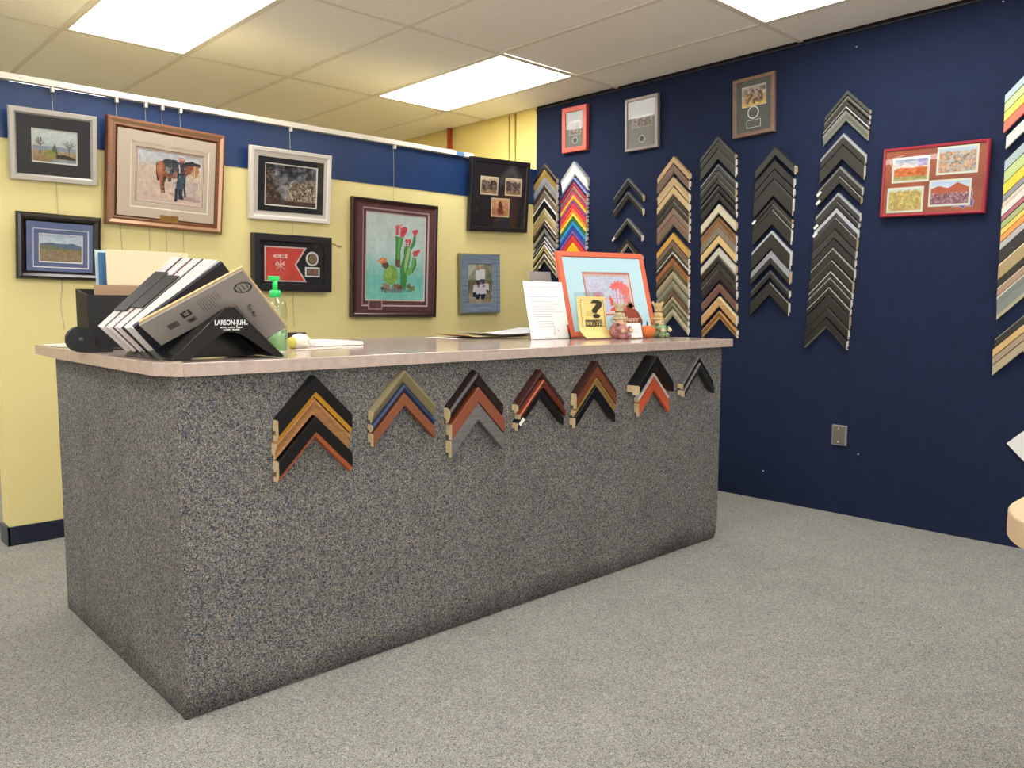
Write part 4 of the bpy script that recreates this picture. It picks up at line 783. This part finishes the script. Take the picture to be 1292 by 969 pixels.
def bar(nm, side, s0, s1, v0, v1, m, par):
    p = [onarm(side, s0, v0), onarm(side, s1, v0), onarm(side, s1, v1), onarm(side, s0, v1)]
    return link(nm, mesh(nm, p, [(0, 1, 2, 3)], m), par)
for k in range(9): bar('printed_line', -1, .085 + .0065 * k, .0865 + .0065 * k, .016 + .002 * (k % 3), .05 + (.02 if k > 2 else 0), INK2, g)
bar('printed_symbol', -1, .165, .19, .03, .052, INK, g); bar('printed_symbol', -1, .171, .184, .035, .047, mat('a59d96', .6), g)
bar('printed_symbol', -1, .165, .188, .062, .078, INK2, g); bar('printed_symbol', -1, .17, .183, .066, .074, INK, g)
for k in range(7): bar('bar_code', -1, .208 + .004 * k, .2105 + .004 * k, .045, .066, INK, g)
n = 26; sx, sy, sz = onarm(-1, .025, .055); ring_v = [(sx + r_ * math.cos(2 * math.pi * i / n) , sy, sz + r_ * .8 * math.sin(2 * math.pi * i / n)) for r_ in (.024, .0195) for i in range(n)]
link('printed_seal', mesh('printed_seal', ring_v, [(i, (i + 1) % n, n + (i + 1) % n, n + i) for i in range(n)], INK), g)
for k in range(3): bar('printed_line', -1, .012 + .01 * k, .016 + .01 * k, .044, .066, INK2, g)
tt = text('script_lettering', 'Rag Mat', .017, INK2, g, onarm(1, .15, .045), (math.pi / 2, math.pi / 4 + .1, 0), bold=.0003)
for k in range(3): bar('printed_line', 1, .10, .15 + .01 * k, .068 + .007 * k, .070 + .007 * k, INK2, g)
vboard((.163, .080, 1.170), .387, -.063, .275, .109, .012, mat('171c2c', .5), 'dark navy mat sample just behind the grey one', gm)
NB = 17; cols = ['e9e7e2', 'e6dcd8', 'dcdcd8', 'e4dfe0', 'efeeea', 'd8cfc8', 'e8e4dc']
for i in range(NB):
    f = i / (NB - 1); mixv = lambda a, b: a + (b - a) * f
    dark = i in (5, 9, 13)
    vboard((mixv(.165, .122), mixv(.118, .300), mixv(1.177, 1.192)), mixv(.293, .179), mixv(-.038, .005), mixv(.275, .276) - (.003 if i % 3 == 1 else 0), mixv(.091, .097), .0042 if dark else .0082, mat('6a2c34' if i == 9 else ('3a2c30' if dark else cols[i % len(cols)]), .7),
           '%s mat sample, %s behind the dark navy one in the stack' % ('dark thin' if dark else ['white', 'off-white', 'pale grey'][i % 3], ['first'] [0] if i == 0 else ORD[i]), gm)
# two black divider cards lying over the left arms
def divider(f0, f1, s0, s1, label):
    r = empty('divider_card', (0, 0, 0)); tag(r, label, 'divider card', 'black divider cards over the mat samples')
    vs = []
    for off in (.003, .006):
        for f, s in ((f0, s0), (f0, s1), (f1, s1), (f1, s0)):
            mv = lambda a, b: a + (b - a) * f
            ap = Vector((mv(.165, .122), mv(.118, .300), mv(1.177, 1.192))); le = mv(.293, .179); ro = mv(-.038, .005)
            R_ = Matrix.Rotation(le, 4, 'X') @ Matrix.Rotation(-ro, 4, 'Y'); q = .7071
            vs.append(ap + R_ @ Vector((-s * q - off * q, 0, -s * q + off * q)))
    link('card', fixn(mesh('card', vs, [(0, 1, 2, 3), (7, 6, 5, 4), (0, 1, 5, 4), (1, 2, 6, 5), (2, 3, 7, 6), (3, 0, 4, 7)], mat('1e1a1a', .5))), r)
divider(1.0, .68, .065, .215, 'rear black divider card lying over the left side of the stack'); divider(.66, .34, .075, .20, 'front black divider card lying over the left side of the stack')

# --- sanitizer bottle
bx, by = at(349, .27), .27; t = empty('sanitizer_bottle', (bx, by, ZB)); tag(t, 'clear pump bottle with green pump standing behind the sample holder', 'bottle')
zb = lambda py: hit(349, py, 1, by).z - ZB
h0 = zb(377); GR = mat('2fd468', .35); CLR = glassy('clear_plastic', (.93, .97, .93), .05, 1.45, .04)
lathe('bottle_body', [(.028, .0), (.033, .006), (.033, h0 - .03), (.03, h0 - .01), (.016, h0 + .004), (.013, h0 + .01)], CLR, t, n=24)
gel = mat('a8dca0', .1, name='green_gel'); gel.node_tree.nodes['Principled BSDF'].inputs['Transmission Weight'].default_value = .6
lathe('gel', [(.026, .003), (.0305, .008), (.0305, h0 * .42)], gel, t, n=20)
lathe('pump_collar', [(.0165, h0 + .004), (.0165, h0 + .022), (.013, h0 + .026)], GR, t, n=20)
lathe('pump_stem', [(.008, h0 + .024), (.0075, zb(354))], GR, t, n=14)
box('pump_head', -.02, .013, -.008, .008, zb(354), zb(348.5), GR, t, .003)
tube('dip_tube', [(0, 0, h0), (.002, 0, .02)], .002, CLR, t, 6)

# --- things at the left end
BKP = mat('17181a', .5)
y0 = .74; a = at(113, y0), at(200, y0); zt = hit(113, 372, 1, y0).z
t = empty('file_box', ((a[0] + a[1]) / 2, y0, ZB)); tag(t, 'black open-topped file box behind the mat sample stack', 'file box'); hw = (a[1] - a[0]) / 2; hz = zt - ZB
box('front_wall', -hw, hw, 0, .003, .006, hz, BKP, t); box('rear_wall', -hw, hw, .117, .12, .006, hz + .02, BKP, t)
for s in (-1, 1): prism('side_wall', [(0, 0)] * 0 + [(.003, .006), (.117, .006), (.117, hz + .02), (.003, hz)], -.0015, .0015, BKP, t, 'y').matrix_local = Matrix.Translation((s * (hw - .0015), 0, 0)) @ Matrix.Rotation(math.pi / 2, 4, 'Z')
box('base_plate', -hw - .015, hw + .0, -.025, .12, 0, .006, mat('222426', .3), t, .002)
def sheet(nm, label, cat, px0, px1, py, y, m, th=.003, grp='papers in the black file box', zb0=.008, lean=0.):
    x0_, x1_ = at(px0, y, 1.1), at(px1, y, 1.1); z1 = hit((px0 + px1) / 2, py, 1, y).z
    o = box(nm, x0_, x1_, y, y + th, ZB + zb0, z1, m); return tag(o, label, cat, grp)
sheet('folder', 'brown kraft folder standing in the black file box', 'folder', 119, 180, 360, y0 + .02, mat('a88a6c', .8))
sheet('folder', 'tall cream folder standing in the black file box', 'folder', 136, 239, 317, y0 + .035, mat('e6d7b4', .8), .005)
sheet('folder', 'blue folder edge showing left of the cream folder', 'folder', 126, 150, 319, y0 + .055, mat('3f6f9c', .7))
sheet('folder', 'pale aqua sheet behind the blue folder, leftmost of the papers', 'paper', 122, 160, 316, y0 + .068, mat('cfe3e4', .8))
y1 = .6; cx = at(101, y1, .955); cz = hit(101, 428, 1, y1).z; r_ = max(.02, cz - ZB - .001)
t = empty('tape_dispenser', (cx, y1, ZB)); tag(t, 'black round desk tape dispenser at left end of counter', 'tape dispenser')
o = lathe('wheel', [(r_, -.012), (r_, .012)], BKP, t, n=28, smooth=False); o.matrix_local = Matrix.Translation((0, 0, r_ + .0005)) @ Matrix.Rotation(math.pi / 2, 4, 'X')
o = lathe('hub', [(.008, -.014), (.008, .014)], mat('3a3c3e', .3), t, n=16); o.matrix_local = Matrix.Translation((0, 0, r_)) @ Matrix.Rotation(math.pi / 2, 4, 'X')
prism('base', [(0, .0), (.085, 0), (.09, .012), (.04, .016), (.02, .03), (0, .02)], -.011, .011, BKP, t)
tag(box('paper_sheet', at(66, 1.05), at(100, 1.05), .98, 1.2, ZB, ZB + .002, mat('efe6cc', .8)), 'cream paper sheet lying at the far left end of the counter', 'paper')
# tissue under the holder and crumpled napkin beside it
def crumple(nm, label, c, r, sc, m, seed): 
    return tag(ball(nm, (c[0], c[1], ZB + r * sc[2] * .82), r, m, None, sc, 16, .32, seed), label, 'tissue')
crumple('tissue', 'small crumpled tissue seen through the black holder arch', (at(240, .4), .4), .026, (1, .8, .5), mat('e4dccb', .9), 2)
crumple('tissue', 'crumpled white and yellow napkin right of the pump bottle', (at(379, .42), .42), .03, (1.1, .9, .85), mat('efe8da', .9), 5)
tag(ball('sponge', (at(368, .40), .40, ZB + .019), .021, mat('cfc45c', .9), None, (.7, .8, .9), 14, .15, 3), 'small yellow-green sponge between bottle and white napkin', 'sponge')
for i, (x0_, x1_, y_) in enumerate(((at(388, .56), at(450, .56), .56),)):
    box_ = box('paper_stack', x0_, x1_ - .01, .50, .78, ZB, ZB + .012, mat('f2f0ea', .8), None, .001); tag(box_, 'white paper pad lying right of the crumpled napkin', 'paper')
pts = []; R = random.Random(4)
t = empty('lace_strip', (at(370, .33), .33, ZB)); tag(t, 'cream scalloped paper strip in front of the white pad', 'paper strip')
e = [(0, -.012)]
for i in range(12): e += [(.016 * i + .004, -.016), (.016 * i + .012, -.016), (.016 * i + .016, -.011)]
e += [(.192, .012), (0, .012)]
prism('strip', e, 0, .0015, mat('efe4cc', .8), t, 'z').rotation_euler = (0, 0, .12)
t = empty('wall_shelf', (at(373, P - .02, .95), P - .016, 0)); zz = hit(373, 423, 1, P - .02).z
tag(box('black_box', at(363, 1.02, .94), at(382, 1.02, .94), .99, 1.05, ZB, ZB + hit(373, 419.5, 1, 1.02).z - ZT, mat('151515', .5), None, .001), 'small black box behind the pump bottle and napkin', 'box')
bpy.data.objects.remove(t)

# --- papers right of centre
def curled(label, cx, cy, w, d, rz, z0, lift, m, seed):
    n = 10; vs = []; fs = []
    for dz in (0, .0006):
        for i in range(n + 1):
            for j in (0, 1):
                u = i / n; vs.append(((u - .5) * w, (j - .5) * d, z0 + dz + lift * max(0, u - .3) ** 1.5 + (.012 * max(0, .18 - u) / .18 if seed % 2 else 0)))
    N = 2 * (n + 1)
    for i in range(n): fs += [(2 * i, 2 * i + 1, 2 * i + 3, 2 * i + 2), (N + 2 * i, N + 2 * i + 2, N + 2 * i + 3, N + 2 * i + 1), (2 * i, 2 * i + 2, N + 2 * i + 2, N + 2 * i), (2 * i + 1, N + 2 * i + 1, N + 2 * i + 3, 2 * i + 3)]
    fs += [(0, N, N + 1, 1), (2 * n, 2 * n + 1, N + 2 * n + 1, N + 2 * n)]
    o = link('paper_sheet', fixn(mesh('paper_sheet', vs, fs, m))); o.location = (cx, cy, ZB); o.rotation_euler = (0, 0, rz); return tag(o, label, 'paper', 'loose papers behind the white letter')
for i, (c, lab) in enumerate((('efece4', 'lowest white sheet in the loose papers left of the letter'), ('c98f6a', 'orange-brown sheet edge in the loose papers left of the letter'), ('f0e3b8', 'cream yellow curled sheet in the loose papers'), ('e4e6e8', 'pale grey sheet near the top of the loose papers'), ('d8dbe0', 'topmost raised grey-white sheet of the loose papers'))):
    curled(lab, 1.66 + .03 * i, .78 - .02 * i, .44 - .03 * i, .24, -.12 + .02 * i, .0006 + .0048 * i, .006 * i + .012, mat(c, .8), i)
# --- white letter standing
def leaner(x0, x1, y, ztop_px, pxm, lean):
    return None
def board_t(px0, px1, pytop, y, lean, yaw=0.):
    """base line at depth y between two pixel columns; returns empty matrix, width, height"""
    xa, xb = at(px0, y), at(px1, y)
    lo, hi = .02, .8
    for _ in range(40):
        m = (lo + hi) / 2; d = np.array([xa, y + m * math.sin(lean), ZT + m * math.cos(lean)]) - CAM
        py = 484.5 - F_PX * (d @ UP) / (d @ FW)
        if py > pytop: lo = m
        else: hi = m
    return Matrix.Translation(((xa + xb) / 2, y, ZB)) @ Matrix.Rotation(yaw, 4, 'Z') @ Matrix.Rotation(-lean, 4, 'X'), xb - xa, m
mw, w_, h_ = board_t(673, 717, 354.6, .44, .255, -.12)
t = empty('letter_in_stand', (0, 0, 0)); t.matrix_world = mw; tag(t, 'white printed letter in a clear stand left of the coral picture', 'letter')
box('paper', -w_ / 2, w_ / 2, -.001, 0, .001, h_, mat('f4f3f1', .7), t)
me = box('clear_stand', -w_ / 2 - .002, w_ / 2 + .002, .0005, .003, 0, h_ + .001, ACRYLIC, t)
R = random.Random(2); G1_ = mat('a9abb4', .8); G2_ = mat('d8b4b4', .8)
for k in range(17):
    v = .9 - k * .043
    if k in (1, 3, 5): continue
    xa = -w_ * R.uniform(.28, .42); xb = w_ * R.uniform(.1, .4) if k < 11 else w_ * .12
    box('printed_line', xa, xb, -.0014, -.001, h_ * v, h_ * v + .0022, G2_ if k == 0 else G1_, t)
text('printed_line', 'k', .02, G1_, t, (w_ * .22, -.0014, h_ * .15)); text('printed_line', 'J', .05, mat('c9cbd2', .8), t, (w_ * .12, -.0014, h_ * .17))
# --- framed coral picture leaning
mw, w_, h_ = board_t(722, 820.5, 317.4, .43, .264, -.13); w_ *= .955
cv = Canvas(90, 66, 'c3c8dc'); cv.noise(.10, 26, 5); cv.spots(120, 0, 0, 1, .6, .012, ['9cb8dc', 'd9c8dc', 'a8c4e0'], 3, .7)
cv.grad(.6, .62, 'd88c90', 'd88c90'); cv.poly([(0, .62), (.55, .6), (.6, .66), (0, .68)], 'e0a0a8', .6)
for k in range(13):
    a = math.pi * k / 12; cv.line(.24, .62, .24 + .14 * math.cos(a), .62 - .2 * math.sin(a), .006, 'e86a6c')
cv.ell(.24, .61, .06, .07, 'e05558'); cv.rect(.1, .64, .4, .70, 'c3c8dc')
for px_, h in ((.66, .28), (.74, .22), (.82, .3), (.88, .42)):
    cv.line(px_, .86, px_ + .03, h, .008, 'e2645c')
    for k in range(8): 
        a = 2 * math.pi * k / 8; cv.line(px_ + .03, h, px_ + .03 + .12 * math.cos(a), h + .09 * math.sin(a) + .02, .022, 'e8706a')
cv.ell(.72, .98, .26, .17, 'e0604e'); cv.poly([(.5, .5), (.62, .78), (.5, .82)], 'e0604e'); cv.poly([(.86, .3), (1, .3), (1, 1), (.8, 1)], 'e0786e', .7); cv.rect(0, .96, 1, 1, 'c3c8dc')
def coral(t, c, y, X, Zf): art('picture', cv_k, c[0] - .001, c[1] + .001, c[2] - .001, c[3] + .001, y + .0003, t)
cv_k = cv; CR = mat('e2704f', .4); CR2 = mat('b4655a', .5)
t = frame('framed_island_print', 'coral-framed palm island print leaning on the counter', w_, h_, .026, .022, [(0, .02), (.003, .022), (.022, .022), (.026, .014)], [CR, CR, CR, CR2],
      [(mat('c0e4ee', .7), .245, .80, .235, .765), (mat('c07468', .6), .262, .783, .262, .738), (mat('e8b9a0', .6), .272, .773, .278, .722)], coral, plane=(0, 0, 0))
t.matrix_world = mw @ Matrix.Translation((0, 0, .004)) @ Matrix.Rotation(-.015, 4, 'Y')
el = prism('easel_leg', [(0, h_ * .75), (.004, h_ * .75), (.004, .0), (0, .0)], -.02, .02, mat('4a3c30', .7), t, 'y')
el.matrix_local = Matrix.Translation((0, .002, 0)) @ Matrix.Rotation(math.pi / 2, 4, 'Z'); 
# grey board behind it
mw2, w2, h2 = board_t(690, 716, 338, .62, .2)
t = tag(box('grey_board', 0, .14, 0, .004, 0, h2 * .95, mat('a39c98', .7)), 'plain grey board leaning behind the white letter', 'board'); t.matrix_world = Matrix.Translation((at(683, .62), .64, ZB)) @ Matrix.Rotation(.0, 4, 'Z') @ Matrix.Rotation(-.2, 4, 'X')
# --- question mark sign in acrylic
mw, w_, h_ = board_t(730, 767, 368.4, .32, .14)
t = empty('question_mark_sign', (0, 0, 0)); t.matrix_world = mw; tag(t, 'yellow question-mark card in a clear acrylic stand', 'sign')
YC = mat('ecd68a', .6)
n = 12; vs = []; fs = []; ch = h_ * .9
for i in range(n + 1):
    v = i / n * ch; off = -.003 - .03 * max(0, 1 - v / (ch * .28)) ** 2
    for x in (-w_ / 2 + .008, w_ / 2 - .002): vs.append((x + (.01 * max(0, 1 - v / (ch * .28)) ** 2), off, v + .002))
for i in range(n): fs.append((2 * i, 2 * i + 1, 2 * i + 3, 2 * i + 2))
link('card', mesh('card', vs, fs, YC), t); box('clear_stand', -w_ / 2, w_ / 2, -.002, .001, 0, h_, ACRYLIC, t); 
K = mat('3a3020', .7); 
def lr(x0, x1, z0, z1, k=.0012, m=K, y=-.0042):
    for q in ((x0, x1, z1 - k, z1), (x0, x1, z0, z0 + k), (x0, x0 + k, z0, z1), (x1 - k, x1, z0, z1)): box('printed_border', q[0], q[1], y, y + .0006, q[2], q[3], m, t)
lr(-w_ * .35, w_ * .43, ch * .3, ch * .93)
text('question_mark', '?', .108, K, t, (w_ * .17, -.0046, ch * .69), bold=.0025, width=w_ * .42)
for k in range(3): box('printed_line', -w_ * .2, w_ * (.05 - .02 * k), -.0046, -.0042, ch * (.66 - .05 * k), ch * (.66 - .05 * k) + .0012, mat('8a7840', .7), t)
lr(-w_ * .24, w_ * .32, ch * .305, ch * .455, .003); text('printed_words', 'FRAMING', .014, K, t, (w_ * .04, -.0046, ch * .42), width=w_ * .5, bold=.0004); text('printed_words', 'QUERY?', .02, K, t, (w_ * .04, -.0046, ch * .35), width=w_ * .5, bold=.0006)
# --- small business card in a holder
mw, w_, h_ = board_t(791.5, 811, 408, .235, .22)
t = empty('card_holder', (0, 0, 0)); t.matrix_world = mw; tag(t, 'white business card in a small clear holder before the plaque', 'card')
box('card', -w_ / 2, w_ / 2, -.001, 0, .004, h_, mat('f2f2f0', .6), t); box('printed_line', -w_ * .3, -w_ * .2, -.0014, -.001, h_ * .7, h_ * .82, mat('3c5a6a', .6), t)
for k in range(3): box('printed_line', -w_ * .1, w_ * .35, -.0014, -.001, h_ * (.62 - .12 * k), h_ * (.62 - .12 * k) + .0012, mat('a8acb4', .6), t)
for s in (-1, 1): box('clear_foot', s * w_ * .22 - .008, s * w_ * .22 + .008, -.012, .012, 0, .006, ACRYLIC, t, .001)
# --- red and black marker standing against the picture
x_ = at(718, .40); t = empty('marker_pen', (x_, .40, ZB)); tag(t, 'red-capped black marker standing between letter and yellow card', 'pen')
tube('barrel', [(.004, -.005, .0), (0, 0, .03)], .004, mat('1a1a1c', .4), t, 10); tube('cap', [(0, 0, .03), (-.004, .005, .062)], .0055, mat('b8302c', .4), t, 10)
# --- pumpkin-shaped wooden plaque reading Happy
y_ = .33; xc = at(796, y_, .97); k_ = at(806, y_, .97) - at(786, y_, .97); zt = hit(796, 389, 1, y_).z - ZB; zz0 = .002
t = empty('harvest_plaque', (xc, y_, ZB)); tag(t, 'red-brown wooden pumpkin plaque with leaves and the word Happy', 'plaque')
o_ = []
for i in range(30):
    a = 2 * math.pi * i / 30; rr = k_ * .72 * (1 + .05 * math.cos(5 * a)); o_.append((rr * math.cos(a), zt * .5 + zt * .5 * math.sin(a) * (1.0 if math.sin(a) > 0 else 1)))
prism('plaque', o_, 0, .018, mat('a04e3a', .6, kind='noise', scale=.5, amt=.2), t, 'y', .002)
for s, a in ((-1, .5), (1, .5), (-1, 1.1), (1, 1.1), (0, 1.57)):
    L_ = .03; d = Vector((math.cos(a) * (s if s else 1), 0, math.sin(a))) if s else Vector((0, 0, 1)); p = Vector((0, 0, 0)); sd = Vector((-d.z, 0, d.x))
    vs = [(q.x, q.z) for q in (p, p + d * L_ * .5 + sd * .009, p + d * L_, p + d * L_ * .5 - sd * .009)]
    prism('leaf', [(x, zt + .0 + z) for x, z in vs], .004, .009, mat('6e4326' if s else '7c5a34', .7), t)
text('word', 'Happy', .03, mat('e0c0a4', .6), t, (0, -.0008, hit(796, 402.5, 1, y_).z - ZB), width=k_ * .95, bold=.0008)
# --- two cloth harvest dolls and a cloth pumpkin
def doll(px, y, pyb, pyhat, bodyc, hairc, label, hatc, headc, rb, tilt):
    x = at(px, y); t = empty('cloth_doll', (x, y, ZB), (0, 0, 0)); tag(t, label, 'doll', 'cloth harvest dolls on the counter')
    ztop = hit(px, pyhat, 1, y).z - ZB; body = mat(bodyc, .9, kind='noise', scale=2.5, amt=.35, bump=.5)
    ball('body', (0, 0, rb * .84), rb, body, t, (1, 1, .86), 22)
    rh = rb * .62; hz = rb * 1.5 + rh * .45; ball('head', (tilt, -.008, hz), rh, mat(headc, .85), t, (1, .95, .95), 18)
    for s in (-1, 1):
        tube('arm', [(s * rb * .55, -.012, rb * 1.42), (s * rb * 1.0, -.026, rb * 1.15), (s * rb * .75, -.042, rb * .9)], [.012, .010, .009], body, t, 10)
        ball('hand', (s * rb * .7, -.046, rb * .88), .010, mat(headc, .85), t, (1, 1, 1), 10)
        ball('eye', (tilt + s * rh * .3, -.008 - rh * .9, hz + rh * .12), .0028, mat('201818', .4), t, (1, 1, 1), 8)
        tube('leg', [(s * rb * .4, -rb * .6, rb * .3), (s * rb * .5, -rb * 1.15, .012)], [.013, .010], body, t, 10)
    tube('scarf', [(tilt * .6 + math.cos(a) * rb * .6, math.sin(a) * rb * .55, rb * 1.46) for a in [math.pi * 2 * i / 12 for i in range(13)]], .007, mat('b88a5c', .9), t, 8)
    st_ = mat(hatc, .9, kind='noise', scale=3, amt=.3); hb = hz + rh * .45; hh_ = ztop - hb
    lathe('hat_brim', [(rh * 1.3, hb), (rh * 1.35, hb + .004), (rh * .95, hb + .01)], st_, t, (tilt, 0, 0), 18)
    lathe('hat', [(rh * .98, hb + .006), (rh * .85, hb + hh_ * .35), (rh * .6, hb + hh_ * .45), (rh * .8, hb + hh_ * .8), (rh * .95, ztop * .985), (rh * .5, ztop * .99)], st_, t, (tilt, 0, 0), 18)
    tube('hat_band', [(tilt + math.cos(a) * rh * .63, math.sin(a) * rh * .63, hb + hh_ * .46) for a in [math.pi * 2 * i / 12 for i in range(13)]], .0035, mat('8a5a3a', .9), t, 6)
    R = random.Random(int(px))
    for k in range(30):
        a = R.uniform(0, 6.28); z_ = hz + rh * R.uniform(-.3, .5)
        if math.sin(a) < -.4: continue
        tube('straw_hair', [(tilt + math.cos(a) * rh * .8, math.sin(a) * rh * .8, z_), (tilt + math.cos(a) * rh * 1.5, math.sin(a) * rh * 1.4, z_ + R.uniform(-.014, .014))], .0015, mat(hairc, .9), t, 4)
    for k in range(12):
        a = R.uniform(0, 6.28); tube('straw', [(tilt + math.cos(a) * rh * .5, math.sin(a) * rh * .5, hb + hh_ * .7), (tilt + math.cos(a) * rh * 1.25, math.sin(a) * rh * 1.2, ztop + R.uniform(-.006, .008))], .0016, mat(hairc, .9), t, 4)
doll(780.5, .27, 425, 383, 'b87f7c', 'c9b58c', 'cloth doll with pink knitted body and straw hat, left of the plaque', 'c2b694', 'd9b894', .042, .004)
doll(830, .27, 423, 382, '93ad80', 'd8c88c', 'cloth doll with green body and straw hat, rightmost on the counter', 'cbb37c', 'e0c8a4', .040, -.002)
x_ = at(816.5, .245); t = empty('cloth_pumpkin', (x_, .245, ZB)); tag(t, 'small orange cloth pumpkin between business card and green doll', 'pumpkin')
vs = []; fs = []; n = 32; m_ = 12; rb = .038
for j in range(m_ + 1):
    th = math.pi * j / m_
    for i in range(n):
        a = 2 * math.pi * i / n; rr = rb * (1 - .12 * abs(math.cos(4 * a)) ** 3 * math.sin(th)); vs.append((rr * math.sin(th) * math.cos(a), rr * math.sin(th) * math.sin(a), rb * .82 + rb * .82 * math.cos(th) * (.85 if th < .6 else 1)))
for j in range(m_):
    for i in range(n): fs.append((j * n + i, (j + 1) * n + i, (j + 1) * n + (i + 1) % n, j * n + (i + 1) % n))
link('body', mesh('body', vs, fs, mat('cf6f3c', .85), smooth=True), t); tube('stem', [(0, 0, rb * 1.4), (-.003, 0, rb * 1.95)], [.004, .003], mat('4a4a34', .8), t, 8)
